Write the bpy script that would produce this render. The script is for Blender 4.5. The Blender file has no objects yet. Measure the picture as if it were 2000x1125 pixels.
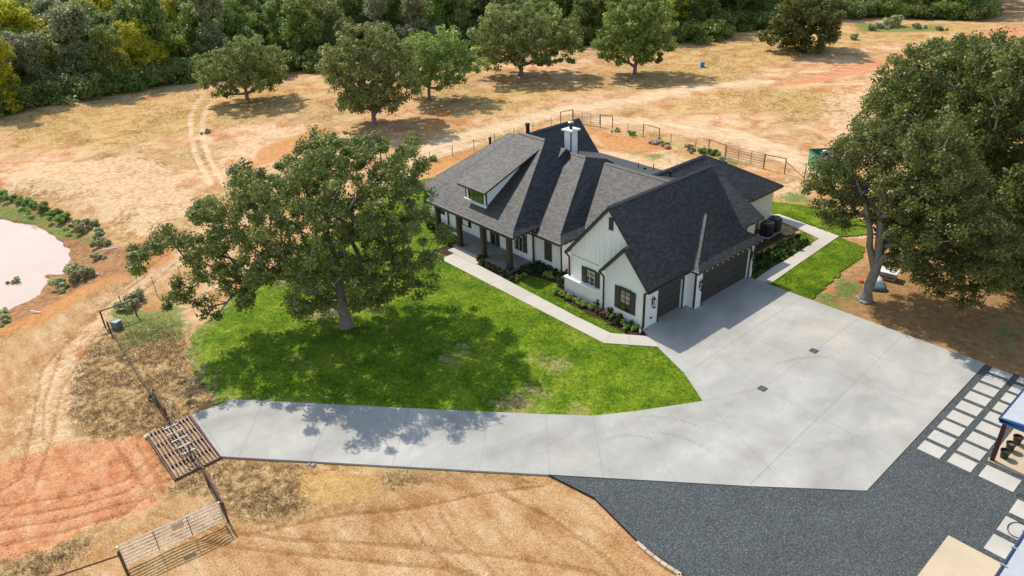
import bpy, math, random
import numpy as np
from mathutils import Vector, Matrix
R = math.radians
sc = bpy.context.scene
COL = sc.collection

# ------------------------------------------------------------------ camera
H = 24.0
F = 1391.24; PITCH = 0.494363; YAW = 2.447189; ROLL = -0.0461608
_d = np.array([math.cos(YAW)*math.cos(PITCH), math.sin(YAW)*math.cos(PITCH), -math.sin(PITCH)])
_r = np.array([math.sin(YAW), -math.cos(YAW), 0.0]); _u = np.cross(_r, _d)
CR = _r*math.cos(ROLL) + _u*math.sin(ROLL); CU = -_r*math.sin(ROLL) + _u*math.cos(ROLL); CD = _d
cam_d = bpy.data.cameras.new('camera'); cam = bpy.data.objects.new('camera', cam_d); COL.objects.link(cam)
cam_d.sensor_width = 36; cam_d.lens = F/2000*36; cam_d.clip_start = 0.5; cam_d.clip_end = 5000
cam.matrix_world = Matrix(((CR[0], CU[0], -CD[0], 0), (CR[1], CU[1], -CD[1], 0), (CR[2], CU[2], -CD[2], H), (0, 0, 0, 1)))
sc.camera = cam

# ------------------------------------------------------------------ world and sun
SUN_EL = R(47.6)
SUN_TRAVEL = np.array([math.cos(R(-3)), math.sin(R(-3)), -math.tan(SUN_EL)])   # direction the light moves in
w = bpy.data.worlds.new('World'); sc.world = w; w.use_nodes = True
nt = w.node_tree; bg = nt.nodes['Background']; sky = nt.nodes.new('ShaderNodeTexSky')
sky.sky_type = 'NISHITA'; sky.sun_disc = False; sky.sun_elevation = SUN_EL
sky.sun_rotation = math.atan2(-SUN_TRAVEL[0], -SUN_TRAVEL[1])
sky.dust_density = 0.6; sky.air_density = 1.0
wb = nt.nodes.new('ShaderNodeMix'); wb.data_type = 'RGBA'; wb.blend_type = 'MULTIPLY'; wb.inputs[0].default_value = 1.0; wb.inputs[7].default_value = (1.12, 1.0, .84, 1)   # daylight white balance
nt.links.new(sky.outputs[0], wb.inputs[6]); nt.links.new(wb.outputs[2], bg.inputs[0]); bg.inputs[1].default_value = 0.15
sl = bpy.data.lights.new('sun', 'SUN'); so = bpy.data.objects.new('sun', sl); COL.objects.link(so)
sl.energy = 2.7; sl.angle = R(0.55); sl.color = (1.0, 0.93, 0.80)
so.rotation_euler = Vector(SUN_TRAVEL).to_track_quat('-Z', 'Y').to_euler(); so.location = (-60, 30, 60)
sc.view_settings.view_transform = 'Standard'; sc.view_settings.look = 'None'
sc.view_settings.exposure = 0.74; sc.view_settings.gamma = 1.0
sc.render.engine = 'CYCLES'
sc.cycles.max_bounces = 6; sc.cycles.diffuse_bounces = 3; sc.cycles.glossy_bounces = 3
sc.cycles.transmission_bounces = 3; sc.cycles.transparent_max_bounces = 4

# ------------------------------------------------------------------ pixel -> place helpers (survey of the site)
def ray(px, py):
    return CD*F + CR*(px-1000) - CU*(py-562.5)
def G(px, py, z=0.0):
    v = ray(px, py); t = (z-H)/v[2]; return (float(v[0]*t), float(v[1]*t))
def G3(px, py, z=0.0):
    a = G(px, py, z); return (a[0], a[1], z)
def WY(px, py, Y):                      # point on the plane Y = const
    v = ray(px, py); t = Y/v[1]; return (float(v[0]*t), float(v[2]*t+H))
def WX(px, py, X):
    v = ray(px, py); t = X/v[0]; return (float(v[1]*t), float(v[2]*t+H))
def onplane(px, py, base, dep=0.0):     # upright plane through base, facing the viewer
    b = np.array(base[:2]); d = b/np.hypot(*b); v = ray(px, py)
    t = (b@d+dep)/(v[:2]@d); q = v*t; return np.array([q[0], q[1], q[2]+H])
def proj(p):
    v = np.array([p[0], p[1], p[2]-H]); k = v@CD
    return 1000+F*(v@CR)/k, 562.5-F*(v@CU)/k

# ------------------------------------------------------------------ object helpers
def tag(o, label=None, cat=None, group=None, kind=None):
    if label: o['label'] = label
    if cat: o['category'] = cat
    if group: o['group'] = group
    if kind: o['kind'] = kind
    return o
def empty(name, loc=(0, 0, 0), rz=0.0, label=None, cat=None, group=None):
    o = bpy.data.objects.new(name, None); COL.objects.link(o); o.location = loc; o.rotation_euler = (0, 0, rz)
    o.empty_display_size = 0.2
    return tag(o, label, cat, group)

class MB:
    def __init__(s): s.v = []; s.f = []; s.m = []; s.uv = []
    def face(s, pts, m=0, uv=None):
        k = len(s.v); s.v.extend([tuple(p) for p in pts]); s.f.append(tuple(range(k, k+len(pts)))); s.m.append(m)
        s.uv.append(uv or [(0, 0)]*len(pts)); return s
    def slope(s, pts, m=0, org=None):   # roof facet: uv in metres, u level, v up the slope
        P = [np.array(p, float) for p in pts]
        n = np.zeros(3)
        for i in range(len(P)): n += np.cross(P[i], P[(i+1) % len(P)])
        n /= np.linalg.norm(n)
        if n[2] < 0: P = P[::-1]; n = -n
        u = np.cross((0, 0, 1), n)
        u = u/np.linalg.norm(u) if np.linalg.norm(u) > 1e-6 else np.array([1., 0, 0])
        v = np.cross(n, u); return s.face(P, m, [(float(p@u), float(p@v)) for p in P])
    def wallf(s, pts, m=0):             # upright facet, uv in metres
        P = [np.array(p, float) for p in pts]; n = np.cross(P[1]-P[0], P[2]-P[0]); n /= (np.linalg.norm(n)+1e-9)
        u = np.cross((0, 0, 1), n); u = u/(np.linalg.norm(u)+1e-9)
        return s.face(P, m, [(float(p@u), float(p[2])) for p in P])
    def box(s, x0, x1, y0, y1, z0, z1, m=0):
        a = [(x0, y0), (x1, y0), (x1, y1), (x0, y1)]
        for i in range(4):
            p, q = a[i], a[(i+1) % 4]; s.wallf([(*p, z0), (*q, z0), (*q, z1), (*p, z1)], m)
        s.face([(*p, z1) for p in a], m, [p for p in a]); s.face([(*p, z0) for p in a[::-1]], m, [p for p in a[::-1]]); return s
    def prism(s, poly, z0, z1, m=0, mt=None):
        A = sum(poly[i][0]*poly[(i+1) % len(poly)][1]-poly[(i+1) % len(poly)][0]*poly[i][1] for i in range(len(poly)))
        if A < 0: poly = poly[::-1]
        for i in range(len(poly)):
            p, q = poly[i], poly[(i+1) % len(poly)]; s.wallf([(*p, z0), (*q, z0), (*q, z1), (*p, z1)], m)
        s.face([(*p, z1) for p in poly], m if mt is None else mt, [p for p in poly]); s.face([(*p, z0) for p in poly[::-1]], m); return s
    def beam(s, a, b, w, h=None, m=0, up=(0, 0, 1)):
        h = h or w; a = np.array(a, float); b = np.array(b, float); d = b-a; L = np.linalg.norm(d); d /= L
        up = np.array(up, float)
        if abs(d@up) > .99: up = np.array([1., 0, 0])
        x = np.cross(d, up); x /= np.linalg.norm(x); y = np.cross(x, d)
        c = [(-w/2, -h/2), (w/2, -h/2), (w/2, h/2), (-w/2, h/2)]
        A = [a+x*i+y*j for i, j in c]; B = [b+x*i+y*j for i, j in c]
        for i in range(4):
            j = (i+1) % 4; s.face([A[j], A[i], B[i], B[j]], m, [(0, w), (0, 0), (L, 0), (L, w)])
        s.face(A, m); s.face(B[::-1], m); return s
    def tube(s, pts, r, n=8, m=0, cap=True):
        pts = [np.array(p, float) for p in pts]; rr = r if isinstance(r, (list, tuple)) else [r]*len(pts); rings = []
        for i, p in enumerate(pts):
            d = pts[min(i+1, len(pts)-1)]-pts[max(i-1, 0)]; d /= np.linalg.norm(d)
            up = np.array([0, 0, 1.]) if abs(d[2]) < .95 else np.array([1., 0, 0])
            x = np.cross(d, up); x /= np.linalg.norm(x); y = np.cross(x, d)
            rings.append([p+(x*math.cos(2*math.pi*k/n)+y*math.sin(2*math.pi*k/n))*rr[i] for k in range(n)])
        k0 = len(s.v)
        for rg in rings: s.v.extend([tuple(q) for q in rg])
        for i in range(len(rings)-1):
            for k in range(n):
                s.f.append((k0+i*n+k, k0+i*n+(k+1) % n, k0+(i+1)*n+(k+1) % n, k0+(i+1)*n+k)); s.m.append(m); s.uv.append([(0, 0)]*4)
        if cap:
            s.face(rings[0], m); s.face(rings[-1][::-1], m)
        return s
    def build(s, name, mats, parent=None, smooth=False, bevel=0.0):
        me = bpy.data.meshes.new(name); me.from_pydata(s.v, [], s.f); 
        for mt in (mats if isinstance(mats, (list, tuple)) else [mats]): me.materials.append(mt)
        me.polygons.foreach_set('material_index', s.m)
        uvl = me.uv_layers.new(name='UVMap'); flat = [c for f in s.uv for p in f for c in p]; uvl.data.foreach_set('uv', flat)
        if smooth: me.polygons.foreach_set('use_smooth', [True]*len(s.f))
        me.update(); me.validate()
        o = bpy.data.objects.new(name, me); COL.objects.link(o)
        if parent is not None: o.parent = parent
        if bevel:
            b = o.modifiers.new('bevel', 'BEVEL'); b.width = bevel; b.segments = 2; b.limit_method = 'ANGLE'
        return o

def quads_object(name, V, mat, attr=None, parent=None, k=4, smooth=False):
    """V: (n*k,3) array of separate k-gons; attr: per-vertex float 'tint'"""
    n = len(V)//k
    me = bpy.data.meshes.new(name); me.vertices.add(n*k); me.vertices.foreach_set('co', V.astype(np.float32).ravel())
    me.loops.add(n*k); me.loops.foreach_set('vertex_index', np.arange(n*k, dtype=np.int32))
    me.polygons.add(n); me.polygons.foreach_set('loop_start', np.arange(0, n*k, k, dtype=np.int32))
    try: me.polygons.foreach_set('loop_total', np.full(n, k, dtype=np.int32))
    except Exception: pass
    if attr is not None:
        a = me.attributes.new('tint', 'FLOAT', 'POINT'); a.data.foreach_set('value', attr.astype(np.float32))
    me.materials.append(mat); me.update()
    o = bpy.data.objects.new(name, me); COL.objects.link(o)
    if parent is not None: o.parent = parent
    return o

# ------------------------------------------------------------------ materials
class NT:
    def __init__(s, name):
        s.mat = bpy.data.materials.new(name); s.mat.use_nodes = True; s.t = s.mat.node_tree; s.n = s.t.nodes; s.l = s.t.links
        s.b = s.n['Principled BSDF']; s.out = s.n['Material Output']; s._pos = None
    def pos(s):
        if s._pos is None: s._pos = s.n.new('ShaderNodeNewGeometry').outputs['Position']
        return s._pos
    def objpos(s): return s.n.new('ShaderNodeTexCoord').outputs['Object']
    def uv(s): return s.n.new('ShaderNodeUVMap').outputs[0]
    def attr(s, name, out='Fac'):
        a = s.n.new('ShaderNodeAttribute'); a.attribute_name = name; return a.outputs[out]
    def noise(s, scale, detail=4, rough=.55, vec=None, dist=0.0, out=0):
        a = s.n.new('ShaderNodeTexNoise'); a.inputs['Scale'].default_value = scale; a.inputs['Detail'].default_value = detail
        a.inputs['Roughness'].default_value = rough; a.inputs['Distortion'].default_value = dist
        s.l.new(vec if vec is not None else s.pos(), a.inputs['Vector']); return a.outputs[out]
    def scaled(s, vec, sx, sy, sz=1.0, rz=0.0):
        m = s.n.new('ShaderNodeMapping'); m.inputs['Scale'].default_value = (sx, sy, sz); m.inputs['Rotation'].default_value = (0, 0, rz)
        s.l.new(vec, m.inputs['Vector']); return m.outputs[0]
    def ramp(s, fac, stops, interp='LINEAR'):
        a = s.n.new('ShaderNodeValToRGB'); a.color_ramp.interpolation = interp; e = a.color_ramp.elements
        while len(e) < len(stops): e.new(0.5)
        for i, (p, c) in enumerate(stops):
            e[i].position = p; e[i].color = c if len(c) == 4 else (*c, 1)
        s.l.new(fac, a.inputs[0]); return a.outputs[0]
    def mix(s, fac, a, b, mode='MIX'):
        m = s.n.new('ShaderNodeMix'); m.data_type = 'RGBA'; m.blend_type = mode
        for i, x in ((0, fac), (6, a), (7, b)):
            if isinstance(x, (int, float)): m.inputs[i].default_value = x
            elif isinstance(x, tuple): m.inputs[i].default_value = (*x, 1) if len(x) == 3 else x
            else: s.l.new(x, m.inputs[i])
        return m.outputs[2]
    def math(s, op, a, b=0.0, c=0.0, clamp=False):
        m = s.n.new('ShaderNodeMath'); m.operation = op; m.use_clamp = clamp
        for i, x in enumerate((a, b, c)):
            if isinstance(x, (int, float)): m.inputs[i].default_value = x
            else: s.l.new(x, m.inputs[i])
        return m.outputs[0]
    def step(s, x, lo, hi):
        m = s.n.new('ShaderNodeMapRange'); m.interpolation_type = 'SMOOTHSTEP'; m.inputs[1].default_value = lo; m.inputs[2].default_value = hi
        s.l.new(x, m.inputs[0]); return m.outputs[0]
    def bump(s, h, strength=.3, dist=.05):
        b = s.n.new('ShaderNodeBump'); b.inputs['Strength'].default_value = strength; b.inputs['Distance'].default_value = dist
        s.l.new(h, b.inputs['Height']); s.l.new(b.outputs[0], s.b.inputs['Normal']); return s
    def col(s, c): 
        if isinstance(c, tuple): s.b.inputs['Base Color'].default_value = (*c, 1)
        else: s.l.new(c, s.b.inputs['Base Color'])
        return s
    def set(s, rough=.7, metal=0.0, spec=.5):
        s.b.inputs['Roughness'].default_value = rough; s.b.inputs['Metallic'].default_value = metal
        s.b.inputs['Specular IOR Level'].default_value = spec; return s.mat

def plain(name, c, rough=.7, metal=0.0, spec=.4, var=.12, scale=3.0):
    m = NT(name); f = m.noise(scale, 5)
    lo = tuple(x*(1-var) for x in c); hi = tuple(min(1, x*(1+var)) for x in c)
    m.col(m.ramp(f, [(.3, lo), (.7, hi)])); m.bump(m.noise(scale*12, 3), .15, .01)
    return m.set(rough, metal, spec)

def shingle_mat():
    m = NT('asphalt_shingle'); uv = m.uv()
    b = m.n.new('ShaderNodeTexBrick'); b.offset = .5; b.squash = 1.0
    for k, v in (('Color1', (.0, .0, .0, 1)), ('Color2', (1, 1, 1, 1)), ('Mortar', (0, 0, 0, 1)), ('Scale', 1.0), ('Mortar Size', .012), ('Bias', 0.0), ('Brick Width', .31), ('Row Height', .145)):
        b.inputs[k].default_value = v
    m.l.new(uv, b.inputs['Vector'])
    tab = m.noise(5.5, 2, vec=m.scaled(uv, 1, 2.4)); grain = m.noise(45, 2, vec=uv); big = m.noise(.35, 3)
    f = m.math('ADD', m.math('MULTIPLY', b.outputs[0], .42), m.math('MULTIPLY', tab, .58))
    c = m.ramp(f, [(.2, (.027, .026, .028)), (.5, (.043, .042, .044)), (.8, (.068, .066, .066))])
    c = m.mix(.5, c, m.ramp(grain, [(.3, (.35, .35, .35)), (.7, (.68, .67, .66))]), 'OVERLAY')
    c = m.mix(m.step(b.outputs['Fac'], .3, .8), c, (.035, .034, .037))
    c = m.mix(.25, c, m.ramp(big, [(.35, (.35, .35, .36)), (.65, (.66, .65, .63))]), 'OVERLAY')
    m.col(c)
    # butt edges of the courses: height falls along v in every course
    sep = m.n.new('ShaderNodeSeparateXYZ'); m.l.new(uv, sep.inputs[0])
    fr = m.math('FRACT', m.math('DIVIDE', sep.outputs[1], .145))
    h = m.math('ADD', m.math('MULTIPLY', m.math('SUBTRACT', 1.0, fr), .8), m.math('MULTIPLY', b.outputs[0], .35))
    m.bump(h, .3, .007); m.set(.63, 0, .5); m.l.new(m.ramp(f, [(.25, (.34, .34, .34)), (.75, (.60, .60, .60))]), m.b.inputs['Specular IOR Level']); return m.mat
SHINGLE = shingle_mat()

def brick_mat():
    m = NT('painted_brick'); uv = m.uv()
    b = m.n.new('ShaderNodeTexBrick')
    for k, v in (('Color1', (.84, .84, .84, 1)), ('Color2', (.88, .88, .88, 1)), ('Mortar', (.76, .77, .78, 1)), ('Scale', 1.0), ('Mortar Size', .008), ('Brick Width', .22), ('Row Height', .075)):
        b.inputs[k].default_value = v
    m.l.new(uv, b.inputs['Vector'])
    m.col(m.mix(.15, b.outputs[0], m.ramp(m.noise(1.2, 4), [(.3, (.6, .58, .54)), (.7, (.95, .95, .95))]), 'MULTIPLY'))
    m.bump(m.math('SUBTRACT', 1.0, b.outputs['Fac']), .4, .01); return m.set(.6, 0, .3)
BRICK = brick_mat()
SIDING = plain('white_siding_paint', (.91, .91, .90), .5, var=.03, scale=.8)
TRIMW = plain('white_trim_paint', (.82, .82, .81), .45, var=.03)
DARK = plain('dark_bronze_trim', (.042, .037, .033), .5, var=.2)
SHUT = plain('dark_stained_wood', (.055, .048, .042), .6, var=.3, scale=6)
GUTTER = plain('black_gutter', (.022, .021, .021), .4, var=.1)
POSTW = plain('stained_timber', (.045, .037, .03), .65, var=.3, scale=5)
BLACKM = plain('black_metal', (.02, .02, .022), .45, .3)
STEEL = plain('galvanised_steel', (.62, .63, .64), .38, .75, var=.12)
GALVP = plain('pale_painted_steel', (.36, .33, .29), .5, .2, var=.15)
RUST = plain('rusty_pipe', (.13, .065, .05), .75, .2, var=.35, scale=8)
RUSTL = plain('worn_rusty_steel', (.28, .2, .17), .7, .3, var=.35, scale=5)
MAROON = plain('maroon_paint', (.075, .018, .025), .5, var=.2)
BLUE = plain('blue_trim_metal', (.03, .13, .32), .4, .1)
DBLUE = plain('navy_trim_metal', (.035, .05, .13), .4, .1)
STONEC = plain('pale_cap_stone', (.75, .76, .77), .6)
BULB = plain('white_eave_bulb', (.85, .85, .85), .3)
POTB = plain('black_nursery_plastic', (.025, .025, .026), .5)
SOIL = plain('potting_soil', (.05, .035, .025), .95, var=.4, scale=20)
WOODB = plain('weathered_board', (.34, .25, .17), .8, var=.3, scale=8)
WHITEP = plain('white_plastic', (.75, .76, .78), .4)
GREENM = plain('green_bin_steel', (.055, .33, .17), .5, .1, var=.35, scale=1.5)
REDC = plain('red_cloth', (.5, .05, .05), .8)
NAVYC = plain('navy_cloth', (.09, .12, .2), .8)
BLUEP = plain('bright_blue_plastic', (.02, .22, .6), .4)
HOSE = plain('black_hose', (.015, .015, .015), .5)
ACM = plain('condenser_housing', (.045, .05, .055), .5, .3)
TANK = plain('teal_grey_box', (.10, .16, .17), .5)

def door_mat():
    m = NT('garage_door_planks'); uv = m.uv()
    g = m.noise(3, 5, vec=m.scaled(uv, .5, 9)); m.col(m.ramp(g, [(.3, (.028, .028, .030)), (.7, (.075, .070, .068))]))
    m.bump(g, .3, .01); return m.set(.6, 0, .3)
GDOOR = door_mat()
def glass_mat():
    m = NT('window_glass'); m.col((.02, .022, .022)); m.set(.06, 0, 1.0); m.b.inputs['IOR'].default_value = 1.9; return m.mat
GLASS = glass_mat()

def concrete_mat(name, c0, c1, stain=.38, marks=()):
    m = NT(name)
    a = m.noise(.16, 6, .6, dist=.6); b = m.noise(.9, 5, .6); c = m.noise(9, 4, .6); st = m.noise(.5, 6, .65, vec=m.scaled(m.pos(), 1.0, .5, 1, R(12)))
    col = m.ramp(a, [(.36, c0), (.64, c1)])
    col = m.mix(stain, col, m.ramp(st, [(.34, (.38, .37, .355)), (.50, (.50, .495, .485)), (.60, (.55, .55, .545)), (.72, (.72, .72, .72))]), 'OVERLAY')
    col = m.mix(.35, col, m.ramp(b, [(.3, (.45, .44, .43)), (.7, (.58, .58, .58))]), 'OVERLAY')
    spots = m.noise(.23, 5, .6, vec=m.scaled(m.pos(), 1, 1, 1, R(40)))
    col = m.mix(m.math('MULTIPLY', m.step(spots, .60, .72), .35), col, (.60, .47, .34))
    col = m.mix(.22, col, m.ramp(c, [(.3, (.40, .40, .40)), (.7, (.62, .62, .62))]), 'OVERLAY')
    v = m.n.new('ShaderNodeTexVoronoi'); v.inputs['Scale'].default_value = 1.1; m.l.new(m.pos(), v.inputs['Vector'])
    col = m.mix(m.math('SUBTRACT', 1.0, m.step(v.outputs['Distance'], .02, .035)), col, (.3, .28, .25))
    for (mx, my), (cx_, cy_), r_, hl in marks:       # faint tyre scuffs
        def dist(ax, ay):
            v_ = m.n.new('ShaderNodeVectorMath'); v_.operation = 'DISTANCE'; m.l.new(m.pos(), v_.inputs[0]); v_.inputs[1].default_value = (ax, ay, 0); return v_.outputs['Value']
        ring = m.math('SUBTRACT', 1.0, m.step(m.math('ABSOLUTE', m.math('SUBTRACT', dist(cx_, cy_), r_)), .05, .17)); fade = m.math('SUBTRACT', 1.0, m.step(dist(mx, my), hl*.5, hl))
        k_ = m.math('MULTIPLY', m.math('MULTIPLY', ring, fade), m.step(m.noise(7, 4, .7), .42, .60)); col = m.mix(m.math('MULTIPLY', k_, .38), col, (.16, .155, .15))
    m.col(col); m.bump(m.noise(30, 3), .12, .01); return m.set(.85, 0, .3)
def arc3(a, b, c, hl):
    a, b, c = [np.array(G(*q)) for q in (a, b, c)]; A_ = np.array([b-a, c-a])*2; q = np.linalg.solve(A_, np.array([b@b-a@a, c@c-a@a])); return (tuple(b), tuple(q), float(np.linalg.norm(q-a)), hl)
CONC = concrete_mat('driveway_concrete', (.345, .337, .315), (.475, .458, .43), .5, [arc3((1240, 815), (1310, 817), (1382, 842), 2.4), arc3((1282, 845), (1330, 854), (1384, 880), 2.0), arc3((800, 880), (830, 850), (900, 835), 2.2), arc3((1500, 720), (1560, 700), (1640, 700), 2.5), arc3((1180, 860), (1230, 850), (1290, 865), 1.6)])
CONCW = concrete_mat('walkway_concrete', (.48, .445, .385), (.57, .53, .465), .2)
CONCP = concrete_mat('paver_concrete', (.45, .435, .40), (.54, .52, .48), .3)
CONCT = concrete_mat('tan_slab_concrete', (.47, .38, .27), (.57, .47, .34), .35)
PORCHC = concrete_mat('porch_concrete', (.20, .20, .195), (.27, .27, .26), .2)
JOINT = plain('joint_grime', (.27, .26, .24), .95, var=.3, scale=6)  # own dark tone of the thin joint lines in the slabs

def gravel_mat():
    m = NT('dark_gravel')
    v = m.n.new('ShaderNodeTexVoronoi'); v.inputs['Scale'].default_value = 30; m.l.new(m.pos(), v.inputs['Vector'])
    sep = m.n.new('ShaderNodeSeparateColor'); m.l.new(v.outputs['Color'], sep.inputs[0])
    col = m.ramp(sep.outputs[0], [(.0, (.045, .055, .060)), (.55, (.092, .106, .112)), (.88, (.145, .160, .166)), (1.0, (.27, .28, .275))])
    col = m.mix(.5, col, m.ramp(m.noise(.5, 5), [(.3, (.40, .40, .41)), (.7, (.60, .60, .58))]), 'OVERLAY')
    col = m.mix(m.math('MULTIPLY', m.step(m.noise(5, 3), .62, .75), .35), col, (.16, .13, .07))
    m.col(col); m.bump(m.math('SUBTRACT', 1.0, v.outputs['Distance']), .9, .05); return m.set(.85, 0, .3)
GRAVEL = gravel_mat()

def lawn_mat():
    m = NT('lawn_turf'); dry = m.attr('tint')
    a = m.noise(.5, 5, .6, dist=.4); b = m.noise(3.2, 5, .65); c = m.noise(16, 3, .6)
    col = m.ramp(a, [(.34, (.080, .140, .006)), (.5, (.150, .225, .010)), (.66, (.26, .31, .03))])
    col = m.mix(.85, col, m.ramp(b, [(.32, (.28, .31, .24)), (.68, (.76, .75, .64))]), 'OVERLAY')
    col = m.mix(.9, col, m.ramp(c, [(.34, (.16, .22, .14)), (.66, (.80, .78, .66))]), 'OVERLAY')
    f = m.step(m.math('ADD', dry, m.math('MULTIPLY', m.math('SUBTRACT', m.noise(1.6, 6, .7), .5), 2.0)), .35, .85)
    straw = m.ramp(m.noise(7, 4), [(.3, (.28, .20, .085)), (.7, (.52, .41, .22))])
    col = m.mix(m.math('MULTIPLY', f, .85), col, straw)
    yel = m.step(m.noise(.9, 5, .7, vec=m.scaled(m.pos(), 1, 1, 1, .7)), .56, .72)
    col = m.mix(m.math('MULTIPLY', yel, .35), col, (.33, .36, .06))
    m.col(col); m.bump(m.math('ADD', c, m.math('MULTIPLY', b, .6)), .8, .10); return m.set(.9, 0, .15)
LAWN = lawn_mat()

def ground_mat():
    m = NT('field_ground')
    za = m.n.new('ShaderNodeSeparateColor'); m.l.new(m.attr('zone_a', 'Color'), za.inputs[0])
    zb = m.n.new('ShaderNodeSeparateColor'); m.l.new(m.attr('zone_b', 'Color'), zb.inputs[0])
    zc = m.n.new('ShaderNodeSeparateColor'); m.l.new(m.attr('zone_c', 'Color'), zc.inputs[0])
    n0 = m.noise(.07, 6, .62, dist=.8); n1 = m.noise(.35, 7, .68, dist=.5); n2 = m.noise(2.2, 6, .7); n3 = m.noise(11, 4, .65)
    str_ = m.noise(1.2, 6, .7, vec=m.scaled(m.pos(), .35, 1.0, 1, R(-20)))
    edge = m.math('ADD', m.math('MULTIPLY', m.math('SUBTRACT', n1, .5), 1.5), m.math('ADD', m.math('MULTIPLY', m.math('SUBTRACT', n2, .5), 1.3), m.math('MULTIPLY', m.math('SUBTRACT', n3, .5), .5)))
    def zone(w, lo=.38, hi=.62, amp=1.0): return m.step(m.math('ADD', w, m.math('MULTIPLY', edge, amp)), lo, hi)
    soil = m.ramp(m.math('ADD', n1, m.math('MULTIPLY', m.math('SUBTRACT', n2, .5), .45)), [(.36, (.47, .21, .085)), (.45, (.58, .31, .15)), (.53, (.66, .42, .24)), (.62, (.74, .54, .36))])
    grass = m.ramp(m.math('ADD', n2, m.math('MULTIPLY', m.math('SUBTRACT', n1, .5), .5)), [(.34, (.20, .115, .045)), (.45, (.38, .235, .095)), (.55, (.52, .35, .155)), (.68, (.62, .46, .24))])
    gfac = m.math('MULTIPLY', m.step(m.math('ADD', n0, m.math('MULTIPLY', m.math('SUBTRACT', n2, .5), .6)), .42, .58), .85)
    col = m.mix(gfac, soil, grass)
    weed = m.ramp(n2, [(.36, (.12, .072, .035)), (.44, (.25, .155, .07)), (.52, (.40, .26, .12)), (.60, (.52, .36, .18)), (.70, (.62, .46, .27))])
    gold = m.ramp(m.math('ADD', n2, m.math('MULTIPLY', m.math('SUBTRACT', n1, .5), .8)), [(.34, (.29, .155, .05)), (.44, (.45, .265, .09)), (.52, (.53, .35, .115)), (.60, (.60, .40, .17)), (.70, (.66, .47, .25))])
    sand = m.ramp(m.math('ADD', str_, m.math('MULTIPLY', m.math('SUBTRACT', n1, .5), .7)), [(.34, (.40, .205, .08)), (.46, (.49, .285, .13)), (.57, (.55, .345, .175)), (.70, (.62, .43, .25))])
    pale = m.ramp(n2, [(.36, (.52, .29, .14)), (.46, (.66, .44, .255)), (.55, (.73, .53, .345)), (.68, (.79, .63, .455))])
    red = m.ramp(m.math('ADD', str_, m.math('MULTIPLY', m.math('SUBTRACT', n2, .5), .6)), [(.34, (.50, .18, .085)), (.47, (.60, .265, .13)), (.57, (.64, .32, .17)), (.68, (.66, .40, .23))])
    orange = m.ramp(n2, [(.25, (.42, .165, .05)), (.5, (.57, .26, .09)), (.75, (.66, .38, .17))])
    mud = m.ramp(n2, [(.25, (.16, .075, .035)), (.45, (.32, .16, .075)), (.62, (.46, .26, .13)), (.8, (.55, .37, .2))])
    green = m.ramp(n2, [(.25, (.075, .13, .03)), (.5, (.15, .22, .05)), (.75, (.29, .33, .12))])
    litter = m.ramp(n2, [(.25, (.20, .11, .045)), (.5, (.36, .21, .095)), (.75, (.50, .31, .15))])
    mound = m.ramp(n2, [(.25, (.40, .24, .09)), (.5, (.53, .33, .13)), (.75, (.62, .42, .2))])
    col = m.mix(m.math('MULTIPLY', zone(zc.outputs[1], .3, .8), .7), col, gold)
    col = m.mix(m.math('MULTIPLY', zone(za.outputs[2], .3, .6), .95), col, weed)
    col = m.mix(zone(za.outputs[0], .35, .65), col, sand)
    col = m.mix(m.math('MULTIPLY', zone(zc.outputs[2], .25, .85, 1.3), .72), col, pale)
    col = m.mix(zone(zc.outputs[0], .3, .7), col, litter)
    col = m.mix(m.math('MULTIPLY', zone(zb.outputs[2], .35, .65, 1.3), .85), col, orange)
    col = m.mix(zone(zb.outputs[1], .3, .65), col, mud)
    col = m.mix(m.math('MULTIPLY', zone(zb.outputs[0], .4, .6, 1.5), .85), col, green)
    col = m.mix(m.math('MULTIPLY', zone(za.outputs[1], .30, .70, 1.0), .92), col, red)
    col = m.mix(zone(m.attr('tint'), .42, .58, .4), col, mound)
    tk = m.ramp(m.math('ADD', str_, m.math('MULTIPLY', m.math('SUBTRACT', n1, .5), .5)), [(.36, (.60, .41, .24)), (.5, (.69, .50, .31)), (.64, (.76, .58, .39))])
    col = m.mix(m.math('MULTIPLY', zone(m.attr('track'), .25, .75, .45), .9), col, tk)
    rut = m.attr('rut')
    col = m.mix(m.math('MULTIPLY', m.step(m.math('ADD', rut, m.math('MULTIPLY', m.math('SUBTRACT', n2, .5), .5)), .45, .8), .5), col, m.mix(.75, col, (.42, .24, .11), 'MULTIPLY'))
    col = m.mix(.75, col, m.ramp(n3, [(.32, (.28, .27, .26)), (.5, (.5, .5, .5)), (.68, (.70, .70, .69))]), 'OVERLAY')
    n4 = m.noise(34, 3, .6); col = m.mix(.6, col, m.ramp(n4, [(.32, (.30, .30, .30)), (.68, (.68, .68, .67))]), 'OVERLAY')
    m.col(col)
    h = m.math('ADD', m.math('MULTIPLY', n2, 1.4), m.math('MULTIPLY', n3, .5)); h = m.math('ADD', h, m.math('MULTIPLY', str_, .5))
    m.bump(h, .75, .12); return m.set(.95, 0, .1)
GROUND = ground_mat()

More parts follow.
